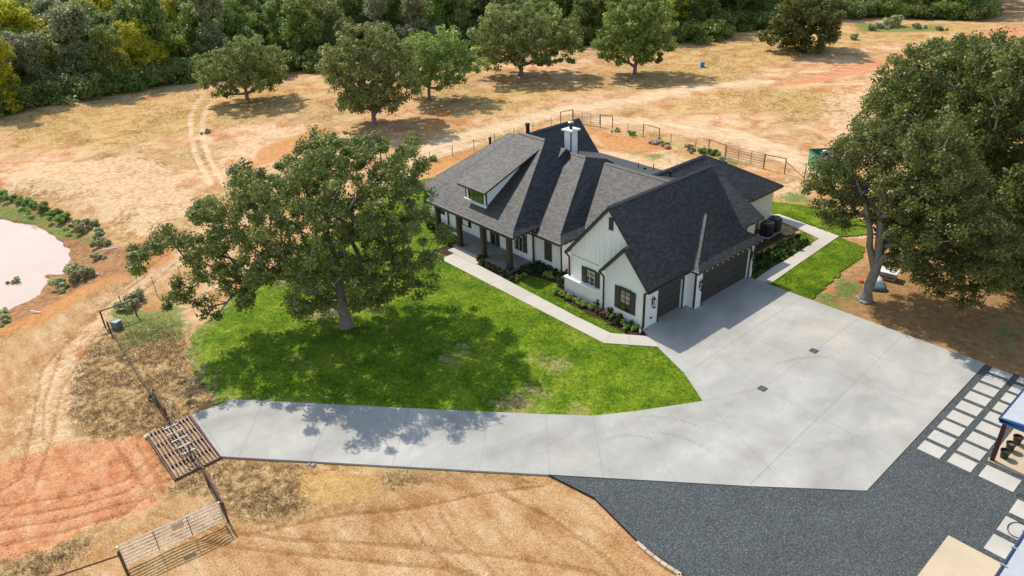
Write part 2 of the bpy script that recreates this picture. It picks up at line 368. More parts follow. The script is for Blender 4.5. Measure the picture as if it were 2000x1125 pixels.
def mulch_mat():
    m = NT('dark_mulch'); n = m.noise(12, 4); m.col(m.ramp(n, [(.3, (.025, .015, .010)), (.7, (.10, .058, .036))])); m.bump(n, .8, .05); return m.set(.95, 0, .1)
MULCH = mulch_mat()
def water_mat():
    m = NT('silty_pond_water'); n = m.noise(.25, 3)
    m.col(m.ramp(n, [(.3, (.56, .40, .315)), (.7, (.60, .445, .36))])); m.bump(m.noise(2.2, 5), .12, .03); return m.set(.12, 0, .6)
WATER = water_mat()
def bark_mat(name, a, b):
    m = NT(name); n = m.noise(6, 5, .7, vec=m.scaled(m.pos(), 3, 3, .7)); m.col(m.ramp(n, [(.3, a), (.7, b)])); m.bump(n, .8, .05); return m.set(.9, 0, .2)
BARK = bark_mat('oak_bark', (.09, .075, .06), (.34, .295, .25))
BARKG = bark_mat('pale_grey_bark', (.17, .15, .125), (.50, .46, .41))
def leaf_mat(name, dark, mid, light, trans=.38, rough=.5):
    m = NT(name); t = m.attr('tint'); 
    col = m.ramp(t, [(.0, dark), (.5, mid), (1.0, light)])
    oi = m.n.new('ShaderNodeObjectInfo'); hs = m.n.new('ShaderNodeHueSaturation')
    m.l.new(m.math('ADD', .485, m.math('MULTIPLY', oi.outputs['Random'], .03)), hs.inputs['Hue'])
    m.l.new(m.math('ADD', .82, m.math('MULTIPLY', oi.outputs['Random'], .36)), hs.inputs['Value']); m.l.new(col, hs.inputs['Color'])
    m.col(hs.outputs[0]); m.set(rough, 0, .45)
    tr = m.n.new('ShaderNodeBsdfTranslucent'); m.l.new(m.mix(.5, hs.outputs[0], (.25, .33, .04), 'ADD') if trans > .4 else hs.outputs[0], tr.inputs[0])
    mx = m.n.new('ShaderNodeMixShader'); mx.inputs[0].default_value = trans
    m.l.new(m.b.outputs[0], mx.inputs[1]); m.l.new(tr.outputs[0], mx.inputs[2]); m.l.new(mx.outputs[0], m.out.inputs[0]); return m.mat
L_OAK = leaf_mat('oak_leaf', (.060, .080, .012), (.140, .178, .030), (.33, .36, .10))
L_MID = leaf_mat('grey_green_leaf', (.11, .135, .028), (.24, .285, .07), (.45, .48, .17))
L_FOR = leaf_mat('forest_leaf', (.10, .145, .022), (.23, .31, .055), (.43, .50, .13))
L_CED = leaf_mat('cedar_leaf', (.07, .115, .022), (.16, .235, .05), (.31, .38, .11))
L_YEL = leaf_mat('yellowing_leaf', (.22, .25, .015), (.50, .50, .03), (.80, .70, .06), .35)
L_GRY = leaf_mat('silvery_leaf', (.16, .18, .08), (.33, .36, .18), (.52, .54, .30))
L_BUSH = leaf_mat('bush_leaf', (.02, .045, .012), (.045, .085, .02), (.10, .16, .04))
L_LIME = leaf_mat('lime_shrub_leaf', (.16, .24, .03), (.32, .43, .08), (.52, .60, .2))
L_SAGE = leaf_mat('sage_leaf', (.28, .30, .13), (.48, .48, .24), (.68, .66, .40))
L_DRY = leaf_mat('dry_weed_blade', (.16, .10, .045), (.38, .26, .12), (.62, .47, .24), .2, .8)
L_GRASS = leaf_mat('turf_blade', (.045, .12, .005), (.12, .24, .010), (.30, .40, .05), .35, .7)

# ------------------------------------------------------------------ ground survey data
def wp(pts, z=0.0): return np.array([G(a, b, z) for a, b in pts])
def sdf(P, poly):
    P = np.asarray(P); x, y = P[:, 0], P[:, 1]; d = np.full(len(P), 1e9); inside = np.zeros(len(P), bool); n = len(poly)
    for i in range(n):
        a = poly[i]; b = poly[(i+1) % n]; e = b-a; w0 = x-a[0]; w1 = y-a[1]
        t = np.clip((w0*e[0]+w1*e[1])/(e@e+1e-12), 0, 1); d = np.minimum(d, (w0-e[0]*t)**2+(w1-e[1]*t)**2)
        c = ((a[1] <= y) & (b[1] > y)) | ((b[1] <= y) & (a[1] > y))
        with np.errstate(divide='ignore', invalid='ignore'):
            xi = a[0]+(y-a[1])*e[0]/(e[1] if abs(e[1]) > 1e-12 else 1e-12)
        inside ^= c & (x < xi)
    return np.where(inside, -1, 1)*np.sqrt(d)
def pdist(P, line):
    x, y = P[:, 0], P[:, 1]; d = np.full(len(P), 1e9)
    for i in range(len(line)-1):
        a = line[i]; e = line[i+1]-a; t = np.clip(((x-a[0])*e[0]+(y-a[1])*e[1])/(e@e), 0, 1)
        d = np.minimum(d, (x-a[0]-e[0]*t)**2+(y-a[1]-e[1]*t)**2)
    return np.sqrt(d)
def vnoise(P, s, seed=0):               # cheap value noise for outlines
    rs = np.random.RandomState(seed); T = rs.rand(64, 64); X = P[:, 0]/s; Y = P[:, 1]/s
    i = np.floor(X).astype(int); j = np.floor(Y).astype(int); u = X-i; v = Y-j; u = u*u*(3-2*u); v = v*v*(3-2*v)
    g = lambda a, b: T[a % 64, b % 64]
    return (g(i, j)*(1-u)*(1-v)+g(i+1, j)*u*(1-v)+g(i, j+1)*(1-u)*v+g(i+1, j+1)*u*v)-.5

WATER_Z = -0.85
POND = wp([(0, 432), (35, 437), (62, 446), (85, 458), (104, 474), (122, 486), (130, 497), (133, 508), (124, 520), (116, 536), (96, 536), (78, 540), (95, 548), (82, 556), (68, 580), (45, 592), (18, 603), (0, 613), (-120, 660), (-260, 560), (-200, 450), (-90, 425)], WATER_Z)
DRIVE = [G(*p) for p in [(374, 811), (455, 779.5), (800, 797), (1067, 809), (1160, 811.5), (1240, 803), (1373, 783), (1336, 728), (1285, 678), (1266.6, 657.5)]] + [(-24.25, 30.75), (-24.45, 31.5), (-24.45, 35.0), (-23.8, 35.3), (-23.8, 41.55)] + [G(1460, 540), G(1925, 710), G(1693, 958), G(1462, 949), G(1075, 927), G(430, 891)]
WALK = [G(859.8, 505.5), (-41.77, 29.0), (-39.07, 29.1), G(1009, 557), G(1127.3, 619), (-25.3, 28.95), (-24.39, 29.57), (-23.36, 30.35), (-22.2, 29.85), (-24.8, 27.8)]
BACKWALK = [G(*p) for p in [(1475, 546), (1512, 519), (1593, 470), (1600, 461), (1498, 418), (1498, 432), (1560, 460)]]
BACKWALK = [(-22.9, 41.5), (-22.35, 44.9), (-22.2, 49.7), (-27.2, 49.9), (-27.2, 51.1), (-20.9, 51.0), (-21.2, 41.5)]
BACKWALK = [G(*p) for p in [(1475, 546), (1512, 520), (1535, 508), (1600, 466), (1560, 447), (1520, 430), (1500, 420), (1521, 418), (1560, 432), (1639, 461), (1560, 515), (1506, 553)]]
LAWN_MAIN = wp([(452, 790), (800, 806), (1067, 818), (1162, 821), (1392, 791), (1350, 728), (1292, 668), (1190, 660), (1110, 618), (862, 496), (838, 488), (872, 480), (905, 470), (905, 440), (860, 400), (845, 375), (900, 330), (872, 338), (803, 357), (760, 385), (700, 420), (620, 465), (560, 505), (490, 545), (430, 600), (375, 650), (360, 690), (380, 730), (402, 765), (415, 785)])
LAWN_STRIP = wp([(1003, 566), (1000, 552), (1036, 535), (1092, 553), (1080, 572), (1150, 612), (1215, 647), (1232, 656), (1190, 658), (1120, 627)])
LAWN_BACK = wp([(1493, 390), (1560, 398), (1650, 412), (1690, 430), (1700, 455), (1645, 462), (1560, 430), (1498, 416)])
LAWN_EAST = wp([(1496, 556), (1552, 513), (1632, 460), (1690, 480), (1684, 503), (1640, 535), (1582, 590), (1540, 575)])
LAWN_BED = wp([(1462, 538), (1473, 545), (1510, 519), (1598, 467), (1568, 451), (1535, 470), (1500, 492), (1470, 512)])
LAWN_FAR = wp([(1190, 305), (1240, 318), (1290, 336), (1270, 350), (1180, 330)])
GRAV = [G(1072, 928.5), G(1462, 950), G(1693, 959), G(1926, 711), G(1990, 732), (0.5, 42.5), (3, 20), (-9, 14.5), G(1340, 1125), G(1240, 1052), G(1160, 972)]
sheets_excl = [np.array(DRIVE), np.array(GRAV)]

def axis(bands):
    out = []
    for a, b, s in bands: out.extend(np.arange(a, b, s))
    return np.array(out)
gx = axis([(-2400, -400, 200), (-400, -160, 12), (-160, -84, 1.2), (-84, -58, .3), (-58, -12, .15), (-12, -2, .3), (-2, 10, .6), (10, 60, 5), (60, 1500, 150)])
gy = axis([(-1500, -60, 150), (-60, -6, 3), (-6, 18, .15), (18, 62, .3), (62, 150, 1.0), (150, 320, 6), (320, 3000, 200)])
GX, GY = np.meshgrid(gx, gy, indexing='ij'); P = np.stack([GX.ravel(), GY.ravel()], 1)
sd_pond = sdf(P, POND)+vnoise(P, 1.1, 3)*.5
def sm(x, a, b): t = np.clip((x-a)/(b-a), 0, 1); return t*t*(3-2*t)
def height(P, sdp=None):
    if sdp is None: sdp = sdf(P, POND)+vnoise(P, 1.1, 3)*.5
    z = np.full(len(P), -.10)
    far = sm(np.hypot(P[:, 0]+28, P[:, 1]-33), 32, 70)
    z += far*(vnoise(P, 14, 5)*.9+vnoise(P, 5, 6)*.25)
    z -= .75*(1-sm(sdp, -.3, .6)) + .45*(1-sm(sdp, .3, 5.5)) 
    z += .5*np.exp(-((sdp-7.5)/2.5)**2)*(P[:, 1] > 3)*sm(-P[:, 0], 52, 60)
    nr = (1-sm(np.hypot(P[:, 0]+36, P[:, 1]-2), 6, 16))
    z += (vnoise(P, .8, 9)+vnoise(P, 2.1, 10))*.07*sm(sdp, 0, 2)*(nr*.9+far*.6+.05)
    # spoil mound below the driveway and ditch along it
    md = G(665, 960); z += .30*np.exp(-(((P[:, 0]-md[0])/2.2)**2+((P[:, 1]-md[1])/1.6)**2))
    cg = (-33.4, 5.2); z -= .12*np.exp(-(((P[:, 0]-cg[0])/2.6)**2+((P[:, 1]-cg[1])/1.3)**2))
    return z
PZ = height(P, sd_pond)
for ex in sheets_excl+[LAWN_MAIN, LAWN_EAST]:                       # keep the soil below the sheets
    PZ = np.where(sdf(P, ex) < .6, np.minimum(PZ, -.10), PZ)
HX0 = np.array([[-50, 30], [-23, 30], [-23, 54], [-50, 54]], float); PZ = np.where(sdf(P, HX0) < 0, -.12, PZ)

def wz(polys, width, lines=(), seed=0, amp=1.0):
    out = np.zeros(len(P))
    for q in polys:
        s = sdf(P, wp(q)); out = np.maximum(out, np.clip(.5-s/width, 0, 1))
    for l, hw in lines:
        s = pdist(P, wp(l))-hw; out = np.maximum(out, np.clip(.5-s/width, 0, 1))
    return out
sand = wz([[(0, 660), (60, 622), (140, 575), (200, 545), (262, 500), (330, 505), (345, 560), (290, 600), (215, 640), (150, 690), (118, 740), (108, 800), (130, 850), (165, 872), (230, 862), (120, 885), (0, 905)],
           [(90, 1125), (160, 1062), (300, 985), (400, 965), (440, 1010), (520, 1025), (600, 1005), (720, 975), (800, 940), (900, 925), (1070, 930), (1160, 975), (1240, 1055), (1340, 1125), (1400, 1300), (60, 1300)],
           [(1190, 238), (1300, 228), (1440, 250), (1560, 285), (1600, 330), (1520, 330), (1420, 290), (1290, 262)]], 1.6,
          [([(820, 300), (900, 268), (1000, 238), (1100, 215), (1200, 198), (1300, 184), (1400, 170), (1500, 158)], 2.3)])
tracks = wz([], .5, [([(388, 190), (372, 215), (370, 250), (378, 290), (392, 330)], .35), ([(412, 195), (395, 222), (393, 255), (402, 290), (420, 325)], .35)])*.75
sand = np.maximum(sand, tracks)
red = wz([[(290, 846), (315, 890), (334, 935), (300, 975), (230, 1010), (150, 1042), (60, 1072), (-60, 1110), (-120, 960), (0, 898), (110, 872), (200, 858)],
          [(1480, 170), (1600, 142), (1740, 106), (1860, 82), (1960, 50), (2100, 40), (2100, 100), (1900, 125), (1740, 130), (1600, 160)]], 1.6)
weed = wz([[(205, 610), (330, 630), (385, 690), (405, 760), (385, 800), (300, 845), (170, 865), (130, 800), (140, 720), (165, 665)],
           [(330, 940), (430, 897), (590, 908), (590, 960), (600, 1000), (560, 1012), (470, 1025), (425, 975), (320, 975)],
           [(-40, 1125), (-20, 1085), (190, 1035), (235, 1075), (250, 1125), (200, 1250)], [(745, 930), (900, 925), (1000, 932), (860, 950), (760, 970)]], 2.2)
gold = wz([[(1240, 215), (1400, 172), (1560, 166), (1720, 175), (1620, 225), (1450, 222), (1330, 225)], [(0, 235), (200, 200), (400, 175), (620, 150), (640, 200), (480, 235), (400, 260), (200, 290), (0, 290)],
           [(1300, 90), (1500, 65), (1640, 40), (1960, 40), (1900, 70), (1600, 100), (1400, 160), (1200, 180)], [(880, 190), (1000, 160), (1150, 150), (1200, 170), (1000, 220), (880, 240)], [(1130, 240), (1280, 258), (1420, 290), (1330, 300), (1240, 270)]], 8)*.9
pale = wz([[(0, 330), (120, 325), (250, 300), (350, 330), (380, 400), (330, 450), (270, 470), (200, 420), (100, 385), (0, 368)], [(1150, 270), (1280, 285), (1370, 320), (1300, 330), (1200, 312)],
           [(480, 230), (620, 250), (560, 330), (440, 330)], [(1440, 340), (1560, 350), (1600, 400), (1500, 385)], [(1600, 200), (1700, 160), (1720, 230), (1640, 260)], [(1220, 240), (1330, 236), (1440, 262), (1560, 300), (1560, 325), (1440, 285), (1300, 258)]], 3.2, [([(830, 300), (900, 268), (1000, 238), (1100, 215), (1200, 198), (1300, 184), (1400, 170), (1480, 160)], 2.6), ([(330, 510), (250, 575), (160, 660), (100, 760), (80, 860)], 1.2)])*.85
orange = wz([[(825, 318), (900, 292), (960, 288), (905, 310), (835, 345)], [(1160, 255), (1245, 268), (1300, 288), (1260, 300), (1185, 292)],
             [(190, 488), (330, 476), (340, 505), (280, 540), (200, 560), (130, 600), (60, 640), (-20, 665), (-20, 640), (60, 605), (130, 560)], [(840, 210), (885, 215), (870, 245), (830, 255)],
             [(1400, 325), (1520, 338), (1480, 345)], [(520, 280), (640, 240), (600, 300), (480, 330)], [(1640, 480), (1760, 455), (1800, 480), (1700, 500)]], 1.8)
green = wz([[(205, 602), (350, 592), (362, 650), (320, 668), (250, 680)], [(-60, 380), (0, 388), (70, 405), (150, 435), (200, 455), (205, 475), (150, 462), (60, 425), (-60, 405)], [(1500, 385), (1620, 405), (1640, 400), (1560, 375)],
            [(1590, 572), (1650, 540), (1700, 545), (1670, 590), (1610, 592)], [(1930, 630), (1990, 650), (1960, 690)], [(1210, 292), (1300, 300), (1280, 312)], [(1370, 290), (1460, 318), (1430, 330)], [(1660, 45), (1840, 50), (1860, 62), (1680, 62)]], 2.0)*.8
litter = wz([[(1575, 590), (1690, 520), (1800, 480), (2000, 330), (2100, 400), (2100, 800), (1930, 712)]], 3)
RUTS = [[(345, 512), (262, 580), (180, 660), (118, 760), (100, 850), (60, 960), (-40, 1040)], [(330, 500), (245, 560), (160, 630), (80, 720), (60, 830), (40, 930), (-60, 990)], [(285, 540), (200, 600), (120, 680), (85, 780), (82, 860)],
        [(305, 880), (240, 935), (140, 965), (0, 985), (-80, 990)], [(325, 915), (260, 975), (150, 1005), (0, 1030), (-80, 1040)], [(315, 895), (250, 955), (150, 985), (20, 1005)], [(265, 862), (300, 920), (318, 960)], [(225, 870), (270, 930), (300, 975)], [(330, 930), (240, 1000), (120, 1035), (0, 1060)],
        [(300, 1000), (420, 1030), (560, 1050), (760, 1060), (960, 1080), (1150, 1110), (1260, 1150)], [(500, 1035), (640, 1010), (800, 990), (940, 960), (1060, 945)], [(330, 1040), (500, 1070), (700, 1090), (900, 1110), (1000, 1150)], [(800, 1010), (830, 1060), (890, 1110), (940, 1160)], [(860, 1000), (890, 1050), (950, 1100), (1000, 1160)], [(980, 960), (1080, 1010), (1180, 1080), (1230, 1140)],
        [(388, 190), (372, 215), (370, 250), (378, 290), (392, 330)], [(412, 195), (395, 222), (393, 255), (402, 290), (420, 325)], [(820, 292), (900, 262), (1000, 232), (1100, 210), (1200, 193), (1300, 180), (1420, 162)], [(830, 306), (905, 275), (1000, 245), (1100, 222), (1200, 205), (1300, 190), (1420, 172)]]
track = wz([], 2.2, [([(812, 303), (860, 284), (905, 268), (1000, 240), (1100, 217), (1200, 199), (1300, 183), (1400, 168), (1490, 157)], 1.7)])
track = np.maximum(track, wz([], 1.2, [([(800, 318), (860, 300), (930, 278)], .9)])*.8)
track = np.maximum(track, wz([], .45, [([(398, 180), (378, 205), (371, 230), (372, 262), (382, 300), (398, 335), (412, 360)], .34), ([(420, 186), (402, 210), (394, 235), (395, 265), (406, 302), (424, 338), (440, 362)], .34)])*.95)
track = np.maximum(track, wz([], 2.5, [([(1190, 232), (1320, 238), (1440, 262), (1540, 300), (1590, 335)], 2.2)])*.75)
rut = np.zeros(len(P))
for k_, l_ in enumerate(RUTS):
    dd_ = pdist(P, wp(l_))+vnoise(P, .7, 40+k_)*.10; rut = np.maximum(rut, np.exp(-(dd_/(.16 if k_ < 15 else .3))**2)*(1 if k_ < 15 else .35))
PZ = PZ-rut*.045*(PZ > -.5)
mud = np.clip(.5-(sd_pond-2.2)/2.4, 0, 1)
mudx = wz([[(150, 470), (250, 480), (300, 470), (260, 540), (160, 560), (60, 620), (0, 650), (0, 610)]], 2)*.75; mud = np.maximum(mud, mudx)
mound = wz([[(582, 925), (745, 930), (742, 965), (690, 985), (625, 995), (588, 965)]], .5)
me = bpy.data.meshes.new('ground'); nx, ny = len(gx), len(gy)
me.vertices.add(len(P)); me.vertices.foreach_set('co', np.column_stack([P, PZ]).astype(np.float32).ravel())
ii, jj = np.meshgrid(np.arange(nx-1), np.arange(ny-1), indexing='ij'); a = (ii*ny+jj).ravel()
fc = np.stack([a, a+ny, a+ny+1, a+1], 1).astype(np.int32)
me.loops.add(fc.size); me.loops.foreach_set('vertex_index', fc.ravel()); me.polygons.add(len(fc)); me.polygons.foreach_set('loop_start', np.arange(0, fc.size, 4, dtype=np.int32))
me.polygons.foreach_set('use_smooth', np.ones(len(fc), bool))
for nm, tr in (('zone_a', (sand, red, weed)), ('zone_b', (green, mud, orange)), ('zone_c', (litter, gold, pale))):
    at = me.attributes.new(nm, 'FLOAT_COLOR', 'POINT'); at.data.foreach_set('color', np.stack([*tr, np.ones(len(P))], 1).astype(np.float32).ravel())
at = me.attributes.new('tint', 'FLOAT', 'POINT'); at.data.foreach_set('value', mound.astype(np.float32))
at = me.attributes.new('track', 'FLOAT', 'POINT'); at.data.foreach_set('value', track.astype(np.float32))
at = me.attributes.new('rut', 'FLOAT', 'POINT'); at.data.foreach_set('value', rut.astype(np.float32))
me.materials.append(GROUND); me.update()
o = bpy.data.objects.new('ground', me); COL.objects.link(o); tag(o, kind='structure')

pond = MB().face([(p[0], p[1], WATER_Z) for p in [(-110, -20), (-48, -20), (-48, 25), (-110, 25)]]).build('pond_water', WATER); tag(pond, kind='structure')

# lawn sheets: fine grids cut to a ragged outline
def cut_sheet(name, polys, z, mat, cell=.16, rag=.22, dryf=None, hz=.02):
    V = []; Fc = []; T = []
    for poly in polys:
        x0, y0 = poly.min(0)-.5; x1, y1 = poly.max(0)+.5
        xs = np.arange(x0, x1, cell); ys = np.arange(y0, y1, cell); X, Y = np.meshgrid(xs, ys, indexing='ij'); Q = np.stack([X.ravel(), Y.ravel()], 1)
        s = sdf(Q, poly)+vnoise(Q, .5, 1)*rag+vnoise(Q, 1.7, 2)*rag; nyy = len(ys)
        ok = (s < 0)
        i, j = np.meshgrid(np.arange(len(xs)-1), np.arange(nyy-1), indexing='ij'); a = (i*nyy+j).ravel()
        q = np.stack([a, a+nyy, a+nyy+1, a+1], 1); keep = ok[q].sum(1) >= 3; q = q[keep]
        k0 = len(V) and sum(len(v) for v in V) or 0
        zz = z+vnoise(Q, .45, 4)*hz+vnoise(Q, 3, 8)*hz
        V.append(np.column_stack([Q, zz])); Fc.append(q+k0); T.append(dryf(Q, s) if dryf else np.zeros(len(Q)))
    V = np.concatenate(V); Fc = np.concatenate(Fc); T = np.concatenate(T)
    used = np.zeros(len(V), bool); used[Fc.ravel()] = True; remap = np.cumsum(used)-1; V = V[used]; T = T[used]; Fc = remap[Fc].astype(np.int32)
    me = bpy.data.meshes.new(name); me.vertices.add(len(V)); me.vertices.foreach_set('co', V.astype(np.float32).ravel())
    me.loops.add(Fc.size); me.loops.foreach_set('vertex_index', Fc.ravel()); me.polygons.add(len(Fc)); me.polygons.foreach_set('loop_start', np.arange(0, Fc.size, 4, dtype=np.int32))
    at = me.attributes.new('tint', 'FLOAT', 'POINT'); at.data.foreach_set('value', T.astype(np.float32)); me.materials.append(mat); me.update()
    o = bpy.data.objects.new(name, me); COL.objects.link(o); return tag(o, kind='structure')
DRYSPOTS = [((1085, 712), 1.5, .62), ((1050, 700), 1.2, .55), ((880, 700), 1.3, .6), ((760, 640), 1.0, .5), ((1050, 765), 1.3, .62), ((1010, 780), 1.0, .5), ((740, 600), 1.2, .6), ((640, 600), 1.9, .95), ((700, 590), 1.5, .7), ((905, 680), 1.2, .6), ((1010, 790), 1.7, .75), ((600, 715), 1.3, .5), ((560, 700), .8, .5), ((560, 550), 1.4, .6), ((960, 690), 1.0, .4), ((1130, 800), .9, .7), ((430, 600), 1.4, .6), ((400, 640), 1.2, .5), ((1600, 480), .9, .4), ((1180, 700), .8, .35), ((1030, 650), .8, .3)]
def dry_main(Q, s):
    t = np.clip(.62+s*.22, 0, .62)*np.clip((-29-Q[:, 0])/3, 0, 1)*(Q[:, 1] < 27)
    for p, r, k in DRYSPOTS:
        c = G(*p); t = np.maximum(t, k*np.exp(-((Q[:, 0]-c[0])**2+(Q[:, 1]-c[1])**2)/(2*(r*.75)**2)))
    return t
cut_sheet('lawn', [LAWN_MAIN, LAWN_STRIP, LAWN_BACK, LAWN_EAST, LAWN_BED, LAWN_FAR], -.035, LAWN, dryf=dry_main)

# driveway with its joints
JOINTS = [((515, 783), (466, 893)), ((653.8, 789), (605, 900)), ((800, 797), (766, 908)), ((953.8, 804), (936, 919)), ((1066, 809), (1074, 927)), ((1158, 812), (1179, 934)), ((1238, 804), (1320, 941)), ((1377, 783), (1500, 912)), ((1500, 912), (1537, 953)), ((1500, 912), (1463, 948)),
          ((1500, 912), (1766, 652)), ((1336, 730), (1480, 636)), ((1480, 636), (1570, 578)), ((1483, 763), (1680, 620)), ((1377, 783), (1489, 758)), ((1402, 693), (1484, 757)), ((1500, 763), (1745, 890)), ((1455, 652), (1573, 703)), ((1573, 703), (1800, 795)), ((1606, 652), (1838, 744)), ((1365, 640), (1402, 693)), ((1400, 575), (1480, 636)), ((382, 806), (437, 889))]
mb = MB().prism(DRIVE, -.16, 0.0)
for a, b in JOINTS:
    A = np.array(G(*a)); B = np.array(G(*b)); d = B-A; L = np.linalg.norm(d); n = np.array([-d[1], d[0]])/L*.009
    mb.face([(*(A-n), .004), (*(B-n), .004), (*(B+n), .004), (*(A+n), .004)], 1)
tag(mb.build('driveway', [CONC, JOINT]), kind='structure')
mb = MB().prism(WALK, -.10, .012)
for px, py, qx, qy in [(930, 512, 893, 524), (985, 546, 950, 556), (1040, 573, 1005, 586), (1127, 619, 1098, 629), (1192, 651, 1184, 669), (1227, 654, 1232, 673), (875, 500, 905, 494)]:
    A = np.array(G(px, py)); B = np.array(G(qx, qy)); d = B-A; n = np.array([-d[1], d[0]])/np.linalg.norm(d)*.008
    mb.face([(*(A-n), .016), (*(B-n), .016), (*(B+n), .016), (*(A+n), .016)], 1)
tag(mb.build('front_walkway', [CONCW, JOINT]), kind='structure')
tag(MB().prism(BACKWALK, -.10, .008).build('side_walkway', [CONCW]), kind='structure')
tag(MB().prism(GRAV, -.095, -.03).build('gravel_yard', [GRAVEL]), kind='structure')
# steel edging and brick border of the gravel

# ------------------------------------------------------------------ house
house = empty('ranch_house', (-34, 36, 0), 0, 'white board and batten ranch house with steep charcoal shingle roofs and attached garage', 'house')
HOUSE_OFF = Vector((34, -36, 0))
def HB(mb, name, mats, parent=None, **k):           # house meshes are written in world metres
    o = mb.build(name, mats, house if parent is None else parent, **k)
    o.location = HOUSE_OFF if parent is None else (0, 0, 0); return o
# --- roof
RM = [SHINGLE, DARK, plain('ridge_cap_shingle', (.055, .052, .052), .62, var=.25, scale=5), DARK]
rf = MB(); FASC = .17
def block(front_y, back_y, x0, x1, ez, facets, skirt=FASC):
    """closed roof solid: facets on top, fascia and soffit below"""
    for f in facets: rf.slope(f, 0)
    a = [(x0, front_y), (x1, front_y), (x1, back_y), (x0, back_y)]
    for i in range(4):
        p, q = a[i], a[(i+1) % 4]; rf.wallf([(*p, ez-skirt), (*q, ez-skirt), (*q, ez), (*p, ez)], 1)
    rf.face([(*p, ez-skirt) for p in a[::-1]], 3)
def cap(a, b, wd=.26, h=.035):
    a = np.array(a, float); b = np.array(b, float); d = (b-a)/np.linalg.norm(b-a); s = np.cross(d, (0, 0, 1)); s /= np.linalg.norm(s)
    up = np.array([0, 0, 1.])
    dr = .11
    rf.slope([a+up*h, b+up*h, b+s*wd/2-up*(dr-h), a+s*wd/2-up*(dr-h)], 2); rf.slope([a+up*h, b+up*h, b-s*wd/2-up*(dr-h), a-s*wd/2-up*(dr-h)], 2)
# left wing
X0, X1, Y0, Y1, E0, RZ = -49.85, -38.5, 31.6, 44.6, 2.85, 7.0; ap = (-45.2, 38.2, RZ)
block(Y0, Y1, X0, X1, E0, [[(X0, Y0, E0), (X1, Y0, E0), (X1, 38.2, RZ), ap], [(X0, Y0, E0), ap, (X0, Y1, E0)], [(X0, Y1, E0), ap, (X1, 38.2, RZ), (X1, Y1, E0)], [(X1, Y0, E0), (X1, Y1, E0), (X1, 38.2, RZ)]])
cap((-49.0, 32.9, 3.66), ap, .2, .02)
# porch block
X0, X1, Y0, Y1, E0 = -46.55, -35.5, 29.85, 44.4, 3.05; A1 = (-42.75, 37.1, 7.75); A2 = (-39.67, 37.1, 7.75)
kx, ky, kz = X1-.45, Y0+.5, 3.37
block(Y0, Y1, X0, X1, E0, [[(X0, Y0, E0), (X1, Y0, E0), (kx, ky, kz), A2, A1], [(X0, Y0, E0), A1, (X0, Y1, E0)], [(X0, Y1, E0), A1, A2, (kx, Y1-.5, kz), (X1, Y1, E0)],
      [(X1, Y0, E0), (X1, Y1, E0), (kx, Y1-.5, kz), (kx, ky, kz)], [(kx, ky, kz), (kx, Y1-.5, kz), A2]])
cap(A1, A2, .34, .05); cap((kx, ky, kz), A2, .16, .018); cap((X0, Y0, E0), A1, .16, .015)
# second block
X0, X1, Y0, Y1, E0 = -40.0, -32.79, 31.96, 44.4, 2.7; A2 = (-36.72, 38.62, 6.62); kx, ky, kz = X1-.6, Y0+.55, 3.02
rf.slope([(-36.15, Y0, E0), (X1, Y0, E0), (kx, ky, kz), A2, (-38.78, 38.62, 6.62)])
rf.slope([(X1, Y0, E0), (X1, Y1, E0), (kx, Y1, kz), (kx, ky, kz)]); rf.slope([(kx, ky, kz), (kx, Y1, kz), (-36.2, 40.4, 6.15), A2])
rf.slope([A2, (-38.78, 38.62, 6.62), (-38.6, 41.5, 4.9), (-36.5, 41.5, 4.9)])
for f in ([(-36.15, Y0, E0-FASC), (X1, Y0, E0-FASC), (X1, Y0, E0), (-36.15, Y0, E0)], [(X1, Y0, E0-FASC), (X1, Y1, E0-FASC), (X1, Y1, E0), (X1, Y0, E0)], [(-36.15, Y0, E0-FASC), (-36.15, 34, E0-FASC), (-36.15, 34, E0+1.1), (-36.15, Y0, E0)]): rf.wallf(f, 1)
rf.face([(-36.15, Y0, E0-FASC), (-36.15, Y1, E0-FASC), (X1, Y1, E0-FASC), (X1, Y0, E0-FASC)], 3)
cap((-38.45, 38.62, 6.62), A2, .34, .05); cap((kx, ky, kz), A2, .16, .018)
# third block, between the second block and the garage
rf.slope([(-33.6, 34.5, 2.7), (-28.0, 34.5, 2.7), (-28.0, 40, 6.0), (-36.6, 40, 6.0)])
cap((-35.9, 40, 6.0), (-28.0, 40, 6.0), .34, .05)
# low back porch roof
rf.slope([(-43, 40.0, 5.96), (-28.6, 40.0, 5.96), (-30.5, 44.3, 4.8), (-43, 44.3, 4.8)])
rf.wallf([(-43, 44.3, 4.6), (-30.5, 44.3, 4.6), (-30.5, 44.3, 4.8), (-43, 44.3, 4.8)], 1)
rf.face([(-43, 40.0, 5.7), (-43, 44.3, 4.6), (-30.5, 44.3, 4.6), (-28.6, 40.0, 5.7)], 3)
# rear left gable roof (ridge runs front to back)
T = .2
def gslab(xr, zr, xe, ze, ya, yb, yc=None, yd=None):     # sloping slab from ridge to eave; ya..yb at ridge, yc..yd at eave
    yc = ya if yc is None else yc; yd = yb if yd is None else yd
    A = [(xr, ya, zr), (xe, yc, ze), (xe, yd, ze), (xr, yb, zr)]; Bm = [(x, y, z-T) for x, y, z in A]
    rf.slope(A, 0)
    rf.wallf([Bm[0], Bm[1], A[1], A[0]], 1); rf.wallf([Bm[2], Bm[3], A[3], A[2]], 1); rf.wallf([Bm[1], Bm[2], A[2], A[1]], 1); rf.face(Bm[::-1], 3)
gslab(-42.9, 7.4, -39.0, 3.2, 37.6, 44.2); gslab(-42.9, 7.4, -46.8, 3.2, 37.6, 44.2); cap((-42.9, 39, 7.4), (-42.9, 44.2, 7.4), .3, .04)
